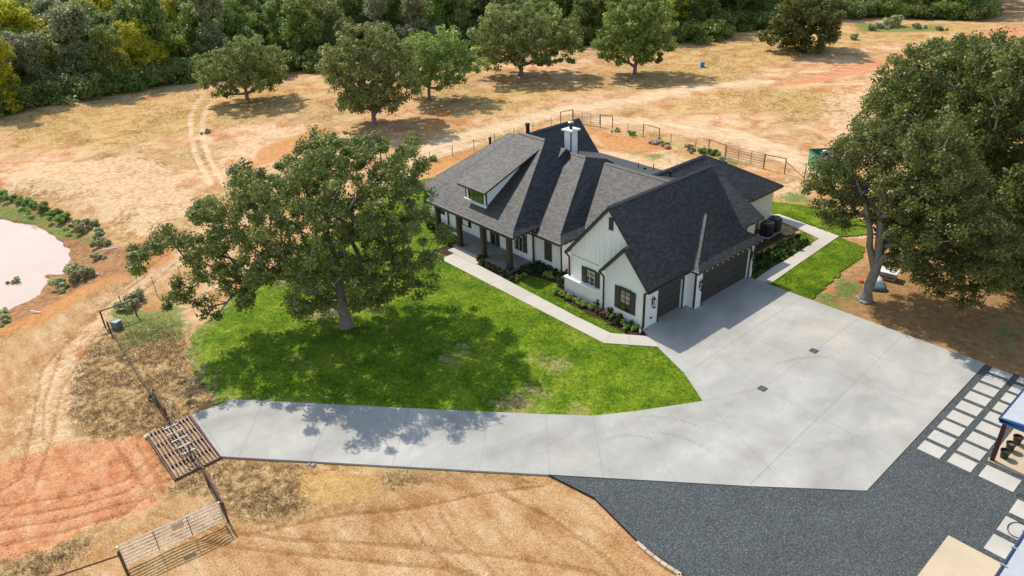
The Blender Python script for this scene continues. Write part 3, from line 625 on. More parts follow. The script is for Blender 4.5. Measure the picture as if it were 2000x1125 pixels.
# garage: big front gable, ridge runs front to back
RX, RZ_, SL = -27.55, 7.3, 4.3/3.85
gslab(RX, RZ_, -23.7, 3.0, 30.95, 41.75, 30.95, 41.1); gslab(RX, RZ_, -31.4, 3.0, 30.95, 41.75)
cap((RX, 30.9, RZ_), (RX, 41.75, RZ_), .34, .05)
# small front gable, its right slope in the plane of the big one
SX = -25.72; zs = RZ_-(SX-RX)*SL
gslab(SX, zs+.012, -23.69, 3.0+.012, 30.4, 31.3, 30.4, 31.3); gslab(SX, zs+.012, -27.75, 3.0+.012, 30.4, 31.5); cap((SX, 30.38, zs), (SX, 31.15, zs), .3, .04)
# double garage projection
X1, Y0, Y1, E0 = -23.05, 34.65, 42.1, 2.93; ap = (-25.33, 38.37, 5.2); kx, ky, kz = X1-.42, Y0+.5, 3.21
rf.slope([(-26.5, Y0, E0), (X1, Y0, E0), (kx, ky, kz), ap, (-26.5, 38.37, 5.22)])
rf.slope([(X1, Y0, E0), (X1, Y1, E0), (kx, Y1-.5, kz), (kx, ky, kz)]); rf.slope([(kx, ky, kz), (kx, Y1-.5, kz), ap]); rf.slope([(X1, Y1, E0), (-26.5, Y1, E0), (-26.5, 38.37, 5.22), ap, (kx, Y1-.5, kz)])
for f in ([(-25.2, Y0), (X1, Y0)], [(X1, Y0), (X1, Y1)], [(X1, Y1), (-25.2, Y1)]):
    rf.wallf([(*f[0], E0-FASC), (*f[1], E0-FASC), (*f[1], E0), (*f[0], E0)], 1)
rf.face([(-25.2, Y0, E0-FASC), (-25.2, Y1, E0-FASC), (X1, Y1, E0-FASC), (X1, Y0, E0-FASC)], 3)
cap(ap, (kx, Y1-.5, kz), .2, .025); cap((kx, ky, kz), ap, .14, .015)
# rear wing
X0, X1, Y0, Y1, E0 = -36.0, -27.8, 40.6, 52.7, 2.7; A = (-31.85, 40.0, 5.8); B = (-31.85, 47.1, 5.8)
rf.slope([(X1, Y0, E0), (X1, Y1, E0), B, (-31.85, Y0, 5.8)]); rf.slope([(X0, Y0, E0), (X0, Y1, E0), B, (-31.85, Y0, 5.8)]); rf.slope([(X1, Y1, E0), (X0, Y1, E0), B])
for f in ([(X1, Y0), (X1, Y1)], [(X1, Y1), (X0, Y1)], [(X0, Y1), (X0, Y0)]):
    rf.wallf([(*f[0], E0-FASC), (*f[1], E0-FASC), (*f[1], E0), (*f[0], E0)], 1)
rf.face([(X0, Y0, E0-FASC), (X0, Y1, E0-FASC), (X1, Y1, E0-FASC), (X1, Y0, E0-FASC)], 3)
cap(A, B, .34, .05); cap(B, (X1, Y1, E0), .2, .03)
# low extension behind the garage
rf.slope([(-25.05, 40.8, 2.95), (-25.05, 45.35, 2.95), (-28.9, 45.35, 5.15), (-28.9, 40.8, 5.15)])
rf.slope([(-28.9, 40.8, 5.15), (-28.9, 45.35, 5.15), (-30.2, 45.35, 4.4), (-30.2, 40.8, 4.4)])
rf.face([(-25.05, 45.35, 2.78), (-25.05, 45.35, 2.95), (-28.9, 45.35, 5.15), (-30.2, 45.35, 4.4), (-30.2, 45.35, 2.78)], 1)
rf.wallf([(-25.05, 40.8, 2.78), (-25.05, 45.35, 2.78), (-25.05, 45.35, 2.95), (-25.05, 40.8, 2.95)], 1)
rf.face([(-25.05, 40.8, 2.78), (-30.2, 40.8, 2.78), (-30.2, 45.35, 2.78), (-25.05, 45.35, 2.78)], 3)
roof = HB(rf, 'roof', RM)

# --- walls
def battens(mb, x0, x1, y, z0, ztop, step=.40, m=0, w=.045, t=.03):
    x = x0+step/2
    while x < x1-.05:
        zt = ztop(x) if callable(ztop) else ztop
        if zt > z0+.1: mb.box(x-w/2, x+w/2, y-t, y, z0, zt, m)
        x += step
mb = MB(); mb.prism([(-49.4, 32.1), (-41, 32.1), (-41, 44), (-49.4, 44)], -.1, 2.8); HB(mb, 'wall', SIDING)                 # left wing
mb = MB(); mb.box(-44.95, -36.1, 32.15, 36, -.1, 3.15); battens(mb, -44.9, -36.2, 32.15, .05, 3.1); HB(mb, 'wall', SIDING)    # porch back wall
mb = MB(); mb.box(-36.0, -33.08, 32.31, 43.5, -.1, 2.62); HB(mb, 'wall', BRICK)
mb = MB(); mb.box(-45, -28.0, 35.0, 43.6, -.1, 2.60); HB(mb, 'wall', SIDING)
gz = lambda x: RZ_-abs(x-RX)*SL-.24
mb = MB(); wallp = [(-31.05, 31.25, -.1), (-24.4, 31.25, -.1), (-24.4, 31.25, gz(-24.4)), (RX, 31.25, gz(RX)), (-31.05, 31.25, gz(-31.05))]
bk = [(x, 41.2, z) for x, y, z in wallp]; mb.wallf(wallp); mb.wallf(bk[::-1])
for i in range(5):
    j = (i+1) % 5; mb.wallf([wallp[j], wallp[i], bk[i], bk[j]])
battens(mb, -31.05, -27.7, 31.25, 1.1, lambda x: min(gz(x), 5.45)); battens(mb, -27.7, -24.4, 31.25, 2.9, lambda x: min(gz(x), 5.45))
battens(mb, -29.1, -25.9, 31.245, 5.62, gz, m=0); mb.box(-28.75, -26.3, 31.20, 31.25, 5.45, 5.6); mb.box(-31.0, -28.5, 31.235, 31.25, 2.78, 2.81, 1)
HB(mb, 'wall', [SIDING, DARK])
mb = MB(); mb.box(-31.35, -27.6, 30.9, 31.25, -.1, 1.02); HB(mb, 'brick_wainscot', BRICK)
mb = MB(); mb.box(-31.42, -27.6, 30.83, 31.25, 1.02, 1.12); HB(mb, 'wainscot_cap', TRIMW, bevel=.01)
# small gable front and single garage wall, opening for the door left in the wall
gs = lambda x: zs-abs(x-SX)*SL-.24
mb = MB(); mb.wallf([(-27.4, 30.7, -.1), (-24.15, 30.7, -.1), (-24.15, 30.7, gs(-24.15)), (SX, 30.7, gs(SX)), (-27.4, 30.7, gs(-27.4))])
mb.wallf([(-27.4, 31.3, -.1), (-27.4, 30.7, -.1), (-27.4, 30.7, gs(-27.4)), (-27.4, 31.3, gs(-27.4))])
SY0, SY1, SH = 32.13, 34.60, 2.22
def xwall(mb, x, ya, yb, z0, z1, holes, depth=.22, m=0):  # wall facing +X with rectangular holes
    ys = sorted({ya, yb, *[h[0] for h in holes], *[h[1] for h in holes]})
    for a, b in zip(ys[:-1], ys[1:]):
        hh = [h for h in holes if h[0] <= a and h[1] >= b]
        if not hh: mb.wallf([(x, a, z0), (x, b, z0), (x, b, z1), (x, a, z1)], m)
        else:
            h = hh[0]; mb.wallf([(x, a, h[3]), (x, b, h[3]), (x, b, z1), (x, a, z1)], m)
    for h in holes:
        mb.wallf([(x, h[0], z0), (x, h[0], h[3]), (x-depth, h[0], h[3]), (x-depth, h[0], z0)], m)
        mb.wallf([(x-depth, h[1], z0), (x-depth, h[1], h[3]), (x, h[1], h[3]), (x, h[1], z0)], m); mb.face([(x, h[0], h[3]), (x, h[1], h[3]), (x-depth, h[1], h[3]), (x-depth, h[0], h[3])], m)
xwall(mb, -24.15, 30.7, 35.1, -.1, 2.85, [(SY0, SY1, 0, SH)]); HB(mb, 'wall', BRICK)
DY0, DY1, DH = 35.75, 41.2, 2.35
mb = MB(); xwall(mb, -23.42, 35.08, 41.7, -.1, 2.8, [(DY0, DY1, 0, DH)]); mb.wallf([(-24.4, 35.08, -.1), (-23.42, 35.08, -.1), (-23.42, 35.08, 2.8), (-24.4, 35.08, 2.8)]); mb.wallf([(-23.42, 41.7, -.1), (-25.5, 41.7, -.1), (-25.5, 41.7, 2.8), (-23.42, 41.7, 2.8)]); HB(mb, 'wall', BRICK)
mb = MB(); mb.box(-29.5, -25.5, 40.9, 45.0, -.1, 2.85); HB(mb, 'wall', SIDING)
mb = MB(); mb.box(-35.5, -28.3, 41, 52.2, -.1, 2.6); HB(mb, 'wall', SIDING)
mb = MB(); mb.box(-45.9, -39.9, 43.8, 44.0, 0, 3); mb.wallf([(-46, 44.0, 2.9), (-39.8, 44.0, 2.9), (-42.9, 44.0, 7.0)]); HB(mb, 'wall', SIDING)
# --- garage doors
def gdoor(x, y0, y1, h):
    mb = MB(); n = 4; mb.box(x-.06, x, y0+.005, y1-.005, .03, h-.005)
    for k in range(n):
        z0 = .03+k*(h-.04)/n; mb.box(x, x+.025, y0+.02, y1-.02, z0+.012, z0+(h-.04)/n-.012)
    o = HB(mb, 'garage_door', [GDOOR]); t = MB(); t.box(x-.02, x+.03, y0+.005, y1-.005, .0, .03); c = t.build('door_seal', [plain('rubber_seal', (.25, .2, .13), .8)], o)
    f = MB(); 
    for q in ((y0-.09, y0), (y1, y1+.09)): f.box(x+.16, x+.235, q[0], q[1], 0, h+.09)
    f.box(x+.16, x+.235, y0, y1, h, h+.09); f.build('door_trim', [DARK], o)
    return o
gdoor(-24.34, SY0, SY1, SH); gdoor(-23.61, DY0, DY1, DH)
# --- porch
mb = MB(); mb.prism([(-45.4, 29.85), (-36.2, 29.85), (-36.2, 32.15), (-45.4, 32.15)], -.1, .14); HB(mb, 'porch_floor', PORCHC)
mb = MB(); mb.box(-42.6, -39.0, 29.02, 29.85, -.1, .05); HB(mb, 'porch_step', CONCW)
for px in (-36.3, -39.35, -42.35, -45.2):
    mb = MB(); mb.box(px-.17, px+.17, 29.98, 30.32, .14, 2.9); mb.box(px-.22, px+.22, 29.93, 30.37, .14, .3); HB(mb, 'porch_post', POSTW)
mb = MB(); mb.box(-45.9, -36.0, 30.02, 30.28, 2.66, 2.93); HB(mb, 'porch_beam', POSTW)
# --- windows, shutters, doors on the front
def window(x0, x1, z0, z1, y, cols=2, rows=4, shutters=True, head=.12, sill=False, parent=None):
    fr = MB(); t = .07
    fr.box(x0-t, x0, y-.06, y, z0-t, z1+t); fr.box(x1, x1+t, y-.06, y, z0-t, z1+t); fr.box(x0, x1, y-.06, y, z1, z1+t); fr.box(x0, x1, y-.06, y, z0-t, z0)
    if head: fr.box(x0-t-.03, x1+t+.03, y-.085, y-.06, z1-.02, z1+head)
    f = HB(fr, 'window', DARK, parent); 
    p = MB(); p.wallf([(x0, y-.02, z0), (x1, y-.02, z0), (x1, y-.02, z1), (x0, y-.02, z1)]); p.build('pane', [GLASS], f)
    mu = MB()
    for i in range(1, cols):
        x = x0+(x1-x0)*i/cols; mu.box(x-.014, x+.014, y-.045, y-.021, z0, z1)
        if rows == 1: mu.build('muntin', [DARK], f); mu = MB()
    for j in range(1, rows): z = z0+(z1-z0)*j/rows; mu.box(x0, x1, y-.047, y-.023, z-.014, z+.014)
    if mu.v: mu.build('muntin', [DARK], f)
    if shutters:
        sw = (x1-x0)*.48
        for a, b in ((x0-t-.01-sw, x0-t-.01), (x1+t+.01, x1+t+.01+sw)):
            s = MB(); s.box(a, b, y-.05, y, z0-t, z1+t-.02); 
            for k in (.1, .62, .93): zz = z0+(z1-z0)*k; s.box(a+.01, b-.01, y-.07, y-.05, zz-.05, zz+.05)
            HB(s, 'shutter', SHUT, parent)
    return f
def pxwin(pl, pr, pt, pb, Y):      # window rectangle read on the wall plane
    x0 = WY(pl, (pt[1]+pb[1])/2, Y)[0]; x1 = WY(pr, (pt[1]+pb[1])/2, Y)[0]; z1 = WY(*pt, Y)[1]; z0 = WY(*pb, Y)[1]; return x0, x1, z0, z1
def r4(x, y): return (1080+x/4.019, 400+y/4.019)
# big gable window, small gable window
a = WY(*r4(262, 500), 31.2); b = WY(*r4(325, 660), 31.2); window(a[0], b[0], b[1], a[1], 31.25)
a = WY(*r4(530, 650), 30.66); b = WY(*r4(598, 845), 30.66); window(a[0], b[0], b[1], a[1], 30.7)
a = WY(*r4(443, 85), 31.2); b = WY(*r4(475, 205), 31.2); mb = MB(); mb.box(a[0], b[0]-.02, 31.16, 31.25, b[1], a[1]-.1); HB(mb, 'shutter', SHUT)
def r3(x, y): return (820+x/4.0167, 380+y/4.0167)
a = WY(*r3(977, 365), 32.28); b = WY(*r3(1035, 530), 32.28); mb = MB(); mb.box(a[0], b[0], 32.25, 32.31, b[1], a[1]); 
for k in (.08, .5, .92): zz = b[1]+(a[1]-b[1])*k; mb.box(a[0]+.02, b[0]-.02, 32.23, 32.25, zz-.05, zz+.05)
HB(mb, 'shutter', SHUT)
a = WY(*r3(748, 345), 32.1); b = WY(*r3(812, 440), 32.1); window(a[0], b[0]+.05, b[1]-.05, 2.55, 32.15, shutters=False, cols=2, rows=4)
mb = MB(); mb.box(b[0]+.13, b[0]+.4, 32.1, 32.15, b[1]-.12, 2.6); HB(mb, 'shutter', SHUT)
a = WY(*r3(335, 190), 32.1); b = WY(*r3(380, 250), 32.1); window(a[0], b[0], b[1], 2.2, 32.15, cols=2, rows=2)
a = WY(*r3(140, 95), 32.05); b = WY(*r3(190, 155), 32.05); window(a[0], b[0], b[1], a[1], 32.1, cols=2, rows=2, shutters=False)
a = WY(*r3(525, 300), 32.1); b = WY(*r3(620, 400), 32.1)
f = window(a[0], (a[0]+b[0])/2-.04, .2, 2.45, 32.15, cols=2, rows=5, shutters=False, head=0); f.name = 'front_door'
f = window((a[0]+b[0])/2+.04, b[0], .2, 2.45, 32.15, cols=2, rows=5, shutters=False, head=0); f.name = 'front_door'
mb = MB(); mb.beam(((a[0]+b[0])/2+.12, 32.05, 1.0), ((a[0]+b[0])/2+.12, 32.05, 1.35), .03); h = mb.build('door_handle', [STEEL], f)
# --- dormer (shed roof)
dm = empty('dormer', (0, 0, 0)); dm.parent = house; dm.location = HOUSE_OFF
dy = 31.1; dl = WY(910, 370, dy); dr = WY(949, 388, dy)
DXL, DXR = WY(910, 372, dy)[0], WY(949.5, 385, dy)[0]; zt_ = WY(949, 374, dy)[1]; zb_ = WY(949.5, 402, dy)[1]
print('dormer', DXL, DXR, zt_, zb_)
mb = MB(); zp = lambda y: 3.05+(y-29.85)*.648
for x in (DXR, DXL): mb.wallf([(x, dy, zp(dy)-.15), (x, 36.2, zp(36.2)-.1), (x, 36.2, 7.1), (x, dy, zt_)])
mb.wallf([(DXL, dy, zp(dy)-.15), (DXR, dy, zp(dy)-.15), (DXR, dy, zt_), (DXL, dy, zt_)]); 
mb.build('dormer_wall', [SIDING], dm)
mb = MB()
for x in (DXL, DXR): mb = MB(); mb.box(x-.06, x+.03, dy-.03, dy+.06, zp(dy)-.1, zt_, 0); mb.build('corner_trim', [DARK], dm)
f = window(DXL+.42, DXR-.42, zp(dy)+.12, zt_-.12, dy, cols=3, rows=1, shutters=False, head=0, parent=dm)
mb = MB(); fy = 30.6; zf = zt_-.06; rs = (7.1-zf)/(36.3-fy); zr = lambda y: zf+(y-fy)*rs
A = [(DXL-.45, fy, zf+.14), (DXR+.45, fy, zf+.14), (DXR+.45, 37.0, zr(37.0)+.14), (DXL-.45, 37.0, zr(37.0)+.14)]; Bm = [(x, y, z-.14) for x, y, z in A]
mb.slope(A, 0); mb.face(Bm[::-1], 1)
for i in range(4): j = (i+1) % 4; mb.wallf([Bm[i], Bm[j], A[j], A[i]], 1)
mb.build('dormer_roof', [SHINGLE, DARK], dm)
mb = MB(); mb.box(DXL-.15, DXR+.1, dy-.16, dy-.03, zp(dy-.16)-.02, zp(dy)+.10); mb.build('white_flashing', [TRIMW], dm)
# --- chimney, flues, vents
mb = MB(); cxa, cxb, cya, cyb = -40.0, -39.2, 39.45, 40.25; mb.box(cxa, cxb, cya, cyb, 4.8, 7.9); ch = HB(mb, 'chimney', SIDING)
mb = MB(); 
for k in range(20): z = 5.0+k*.15; mb.box(cxa-.012, cxb+.012, cya-.012, cyb+.012, z, z+.02)
mb.build('lap_siding', [SIDING], ch)
mb = MB(); 
for x in (cxa, cxb):
    for y in (cya, cyb): mb = MB(); mb.box(x-.04, x+.04, y-.04, y+.04, 4.8, 7.9); mb.build('corner_trim', [DARK], ch)
mb = MB(); mb.box(cxa-.15, cxb+.15, cya-.15, cyb+.15, 7.9, 8.02); mb.build('chimney_cap', [TRIMW], ch, bevel=.01)
cxm, cym = -39.6, 39.85
mb = MB(); mb.tube([(cxm, cym, 8.0), (cxm, cym, 8.35)], .13, 12); mb.tube([(cxm, cym, 8.35), (cxm, cym, 8.55)], [.13, .25], 12); mb.build('flue', [BLACKM], ch, smooth=True)
mb = MB(); mb.tube([(cxm, cym, 8.55), (cxm, cym, 8.62)], [.25, .17], 12); mb.build('flue_top', [STEEL], ch)
def on_roof_pipe(px, py, z0, z1, r, elbow=False, mat=BLACKM, flash=True):
    x, y = G(px, py, z0); mb = MB()
    if elbow:
        mb.tube([(x, y, z0-.15), (x, y, z0+.22), (x, y-.12, z0+.36), (x, y-.02, z0+.42)], r, 10)
    else: mb.tube([(x, y, z0-.15), (x, y, z1)], r, 12); mb.tube([(x, y, z1), (x, y, z1+.08)], r*1.35, 12)
    p = HB(mb, 'vent_pipe', mat, smooth=False)
    return p
on_roof_pipe(1031, 262, 6.9, 7.75, .17); on_roof_pipe(957.5, 280, 5.8, 6.25, .11); on_roof_pipe(1216, 371, 4.6, 5.0, .09, True); on_roof_pipe(1309, 350, 5.2, 5.75, .07, False)
on_roof_pipe(1259, 336, 5.1, 5.4, .10); on_roof_pipe(1246.5, 336, 5.1, 5.75, .03); on_roof_pipe(1276, 338, 4.9, 5.6, .03); on_roof_pipe(1055, 262, 6.6, 7.0, .03)
mb = MB(); x, y = G(1214, 374, 4.5); mb.slope([(x-.25, y-.2, 3.05), (x+.25, y-.2, 3.05), (x+.25, y+.2, 3.29), (x-.25, y+.2, 3.29)])
# --- gutters, downspouts, lanterns, bulbs
def gut(a, b, w=.12): mb = MB(); mb.beam(a, b, w, .11); return HB(mb, 'gutter', GUTTER)
gut((-46.4, 29.80, 2.94), (-35.6, 29.80, 2.94)); gut((-49.7, 31.55, 2.74), (-46.7, 31.55, 2.74)); gut((-36.1, 31.90, 2.6), (-32.85, 31.90, 2.6)); gut((-23.66, 30.45, 2.86), (-23.66, 34.6, 2.86))
def spout(x, y, z0, z1, w=.1, kick=None): mb = MB(); mb.box(x-w/2, x+w/2, y-w/2, y+w/2, z0, z1); 
def dspout(pts, w=.095):
    mb = MB()
    for a, b in zip(pts[:-1], pts[1:]): mb.beam(a, b, w, w*.8, up=(0, 1, 0))
    return HB(mb, 'downspout', GUTTER)
dspout([(-31.4, 31.05, 2.9), (-31.12, 31.14, 2.6), (-31.12, 31.14, 1.12)]); dspout([(-27.72, 30.5, 2.9), (-27.46, 30.62, 2.6), (-27.46, 30.62, .1)])
dspout([(-23.75, 30.5, 2.85), (-24.08, 30.62, 2.6), (-24.08, 30.62, .25), (-24.05, 30.35, .12)], .12); dspout([(-33.0, 32.2, 2.6), (-33.02, 32.25, .15)]); dspout([(-36.0, 31.95, 2.6), (-35.95, 32.2, 2.4), (-35.95, 32.2, .15), (-35.7, 32.0, .1)])
dspout([(-23.48, 35.0, 2.75), (-23.48, 35.0, .05)]); dspout([(-46.5, 32.02, 2.6), (-46.5, 32.02, .1)]); dspout([(-23.36, 41.66, 2.75), (-23.36, 41.66, .6)]); dspout([(-25.4, 45.1, 2.8), (-25.4, 45.1, .1)])
mb = MB(); mb.tube([(-24.04, 30.3, 0.0), (-24.04, 30.3, .25)], .06, 8); HB(mb, 'drain_pipe', TRIMW)
def lantern(x, y, z, h=.5):
    mb = MB(); mb.box(x, x+.04, y-.06, y+.06, z+h*.2, z+h*.8); mb.beam((x+.02, y, z+h), (x+.16, y, z+h), .025); f = HB(mb, 'wall_lantern', BLACKM)
    c = MB(); cx_ = x+.16
    for i, j in ((-1, -1), (1, -1), (1, 1), (-1, 1)): c.beam((cx_+i*.075, y+j*.075, z), (cx_+i*.075, y+j*.075, z+h*.8), .018)
    c.box(cx_-.085, cx_+.085, y-.085, y+.085, z-.02, z); c.box(cx_-.085, cx_+.085, y-.085, y+.085, z+h*.8, z+h*.83)
    c.tube([(cx_, y, z+h*.83), (cx_, y, z+h)], [.10, .02], 4); c.tube([(cx_, y, z), (cx_, y, z+h*.45)], .025, 6); c.build('lantern_cage', [BLACKM], f)
lantern(-24.15, 31.5, 1.35, .75); lantern(-23.42, 35.4, 1.35, .75); lantern(-23.42, 41.42, 1.4, .75)
bulb0 = None
def bulbs(a, b, n):
    global bulb0
    a = np.array(a); b = np.array(b)
    for k in range(n):
        p = a+(b-a)*(k+.5)/n
        if bulb0 is None:
            mb = MB(); mb.tube([(0, 0, -.03), (0, 0, .03)], .028, 6); bulb0 = mb.build('eave_light', [BULB], house); o = bulb0
        else: o = bulb0.copy(); COL.objects.link(o)
        o.parent = house; o.location = Vector(p)+HOUSE_OFF
bulbs((-23.03, 34.65, 2.8), (-23.03, 42.1, 2.8), 13); bulbs((-35.47, 29.85, 2.92), (-35.47, 33.2, 2.92), 7); bulbs((-32.76, 31.96, 2.58), (-32.76, 34.5, 2.58), 5); bulbs((-27.77, 46.5, 2.58), (-27.77, 52.6, 2.58), 6); bulbs((-25.02, 42.4, 2.85), (-25.02, 45.3, 2.85), 4)
# rear side: window between the walls, small details
mb = MB(); mb.box(-25.5, -25.46, 42.9, 43.9, .9, 2.4); f = HB(mb, 'window', DARK); p = MB(); p.wallf([(-25.455, 42.98, 1.0), (-25.455, 43.82, 1.0), (-25.455, 43.82, 2.3), (-25.455, 42.98, 2.3)]); p.build('pane', [GLASS], f)
mb = MB(); mb.box(-24.15, -24.11, 31.35, 31.5, .5, .62); HB(mb, 'outlet_cover', BLACKM)

# ------------------------------------------------------------------ trees
def grow(trunk, clumps, rt, step=.9, arch=.12, seed=0, tip=.02, taper=.44):
    """skeleton from trunk polyline to the leaf clumps; returns edges with radii"""
    rs = np.random.RandomState(seed); N = [np.array(p, float) for p in trunk]; Pn = [-1]+list(range(len(trunk)-1))
    cap_ = len(trunk)+len(clumps)*14; nd = np.zeros((cap_, 3)); pl = np.zeros(cap_); par = np.full(cap_, -1); n = len(trunk)
    for i, p in enumerate(N):
        nd[i] = p; par[i] = i-1; pl[i] = 0 if i == 0 else pl[i-1]+np.linalg.norm(N[i]-N[i-1])
    first = max(1, len(trunk)//2); fork = N[-1]; order = np.argsort(np.linalg.norm(clumps-fork, axis=1)); ends = []
    for ci in order:
        c = clumps[ci]; q = nd[first:n]; dv = c-q; d = np.linalg.norm(dv, axis=1)
        cost = d*(1+.35*(dv[:, 2] < -.3*d))+.22*pl[first:n]; b = first+int(np.argmin(cost)); L = d[b-first]
        k = min(12, max(1, int(L/step))); a = nd[b].copy(); prev = b; jit = rs.normal(0, .07, (k, 3))*L
        for m in range(1, k+1):
            t = m/k; p = a+(c-a)*t; p[2] += arch*L*math.sin(math.pi*t)*.6
            if m < k: p = p+jit[m-1]*math.sin(math.pi*t)
            nd[n] = p; par[n] = prev; pl[n] = pl[prev]+np.linalg.norm(p-nd[prev]); prev = n; n += 1
        ends.append(prev)
    w = np.zeros(n); w[ends] = 1
    for i in range(n-1, 0, -1): w[par[i]] += w[i]
    r = np.maximum(tip, rt*(w/w[0])**taper); nt_ = len(trunk)
    for i in range(nt_): r[i] = rt*(1-.28*i/(nt_-1)) if nt_ > 1 else rt
    return nd[:n], par[:n], r
def skin(name, nd, par, r, mat, parent, minr=0.0, sides=6, flare=1.45, hub=None):
    idx = np.array([i for i in range(1, len(nd)) if r[i] >= minr]); A = nd[par[idx]]; B = nd[idx]; ra = np.minimum(r[par[idx]], r[idx]*1.5); rb = r[idx].copy()
    d = B-A; L = np.linalg.norm(d, axis=1, keepdims=True)+1e-6; d = d/L; B = B+d*(rb[:, None]*.35)
    up = np.where(np.abs(d[:, 2:3]) < .9, np.array([[0, 0, 1.]]), np.array([[1., 0, 0]])); x = np.cross(d, up); x /= np.linalg.norm(x, axis=1, keepdims=True); y = np.cross(x, d)
    if hub is None: ra[par[idx] == 0] *= flare
    V = []; 
    for k in range(sides):
        t = 2*math.pi*k/sides; o = x*math.cos(t)+y*math.sin(t); V.append(A+o*ra[:, None])
    for k in range(sides):
        t = 2*math.pi*k/sides; o = x*math.cos(t)+y*math.sin(t); V.append(B+o*rb[:, None])
    V = np.stack(V, 1); n = len(idx); V = V.reshape(-1, 3); F_ = []
    k = np.arange(sides); base = (np.arange(n)*2*sides)[:, None]
    q = np.stack([base+k, base+(k+1) % sides, base+sides+(k+1) % sides, base+sides+k], 2).reshape(-1, 4).astype(np.int32)
    me = bpy.data.meshes.new(name); me.vertices.add(len(V)); me.vertices.foreach_set('co', V.astype(np.float32).ravel())
    me.loops.add(q.size); me.loops.foreach_set('vertex_index', q.ravel()); me.polygons.add(len(q)); me.polygons.foreach_set('loop_start', np.arange(0, q.size, 4, dtype=np.int32))
    me.polygons.foreach_set('use_smooth', np.ones(len(q), bool)); me.materials.append(mat); me.update()
    o = bpy.data.objects.new(name, me); COL.objects.link(o); o.parent = parent; return o
def leaves(name, C, rad, per, size, mat, parent, seed=0, squash=.75, upb=.45, fill=2.2, tint_z=0.0):
    rs = np.random.RandomState(seed); n = len(C)*per; c = np.repeat(C, per, 0); rr = np.repeat(rad, per)
    d = rs.normal(0, 1, (n, 3)); d /= np.linalg.norm(d, axis=1, keepdims=True); u = rs.rand(n)**(1/fill)
    p = c+d*(rr*u)[:, None]*np.array([1, 1, squash])
    nn = d*.6+np.array([0, 0, upb])+rs.normal(0, .55, (n, 3)); nn /= np.linalg.norm(nn, axis=1, keepdims=True)
    t = rs.normal(0, 1, (n, 3)); t -= nn*(t*nn).sum(1, keepdims=True); t /= np.linalg.norm(t, axis=1, keepdims=True); b = np.cross(nn, t)
    s = size*rs.uniform(.65, 1.3, n)[:, None]; V = np.stack([p+t*s*.55, p+b*s*.34+nn*s*.08, p-t*s*.5, p-b*s*.34+nn*s*.08], 1).reshape(-1, 3)
    tint = np.repeat(np.clip(np.repeat(rs.rand(len(C)), per)*.45+rs.rand(n)*.55+tint_z*0, 0, 1), 4)
    return quads_object(name, V, mat, tint, parent)
def sample_lobes(lobes, n, seed, shell=2.6, mind=.0):
    rs = np.random.RandomState(seed); L = np.array(lobes, float); vol = (L[:, 3]*L[:, 4]*L[:, 5])**.45; pick = rs.choice(len(L), n*3, p=vol/vol.sum())
    d = rs.normal(0, 1, (n*3, 3)); d /= np.linalg.norm(d, axis=1, keepdims=True); u = rs.rand(n*3)**(1/shell)
    C = L[pick, :3]+d*u[:, None]*L[pick, 3:6]; out = []
    if mind > 0:
        cells = {}
        for p in C:
            key = tuple((p//mind).astype(int)); bad = False
            for a in (-1, 0, 1):
                for b in (-1, 0, 1):
                    for e in (-1, 0, 1):
                        for q in cells.get((key[0]+a, key[1]+b, key[2]+e), ()):
                            if (p-q)@(p-q) < mind*mind: bad = True
            if not bad: cells.setdefault(key, []).append(p); out.append(p)
            if len(out) >= n: break
        return np.array(out)
    return C[:n]
def lobes_px(base, spots, ell, zmin=.8, limit=None):
    """crown lobes read off the photo (px, py, radius px) and spread through the crown's depth"""
    cx_, cy_, cz_, ra, rd, rz = ell; b = np.array(base[:2]); vd = b/np.hypot(*b); out = []
    for px, py, rp in spots:
        deps = []
        for dep in np.arange(-rd*1.1, rd*1.1, .5):
            q = onplane(px, py, base, dep); e = q-np.array([cx_, cy_, cz_]); al = e[:2]@vd; la = e[0]*-vd[1]+e[1]*vd[0]
            if (al/rd)**2+(la/ra)**2+(e[2]/rz)**2 < 1.0 and q[2] > zmin and (limit is None or limit(px, dep)): deps.append(dep)
        if not deps:
            best = min(np.arange(-rd, rd, .5), key=lambda dp: (lambda e: ((e[:2]@vd)/rd)**2+((e[0]*-vd[1]+e[1]*vd[0])/ra)**2+(e[2]/rz)**2)(onplane(px, py, base, dp)-np.array([cx_, cy_, cz_]))); deps = [best]
        q0 = onplane(px, py, base, 0); mpp = np.linalg.norm(q0-np.array([0, 0, H]))/F; r = rp*mpp
        lo, hi = min(deps), max(deps); lo += min(r*.8, (hi-lo)/2); hi -= min(r*.8, (hi-lo)/2); k = max(1, int(round((hi-lo)/(r*1.3)))+1)
        for dep in (np.linspace(lo, hi, k) if k > 1 else [(lo+hi)/2]):
            q = onplane(px, py, base, dep); out.append((*q, r*1.0, r*1.0, r*.85))
    return out
def tree_obj(name, label, group, base, cat='tree'):
    return empty(name, (base[0], base[1], base[2] if len(base) > 2 else 0), 0, label, cat, group)
def local(t, *os_):
    for o in os_: o.matrix_parent_inverse = Matrix.Identity(4); o.location = -t.location
def zg(x, y): return float(height(np.array([[x, y]]))[0])

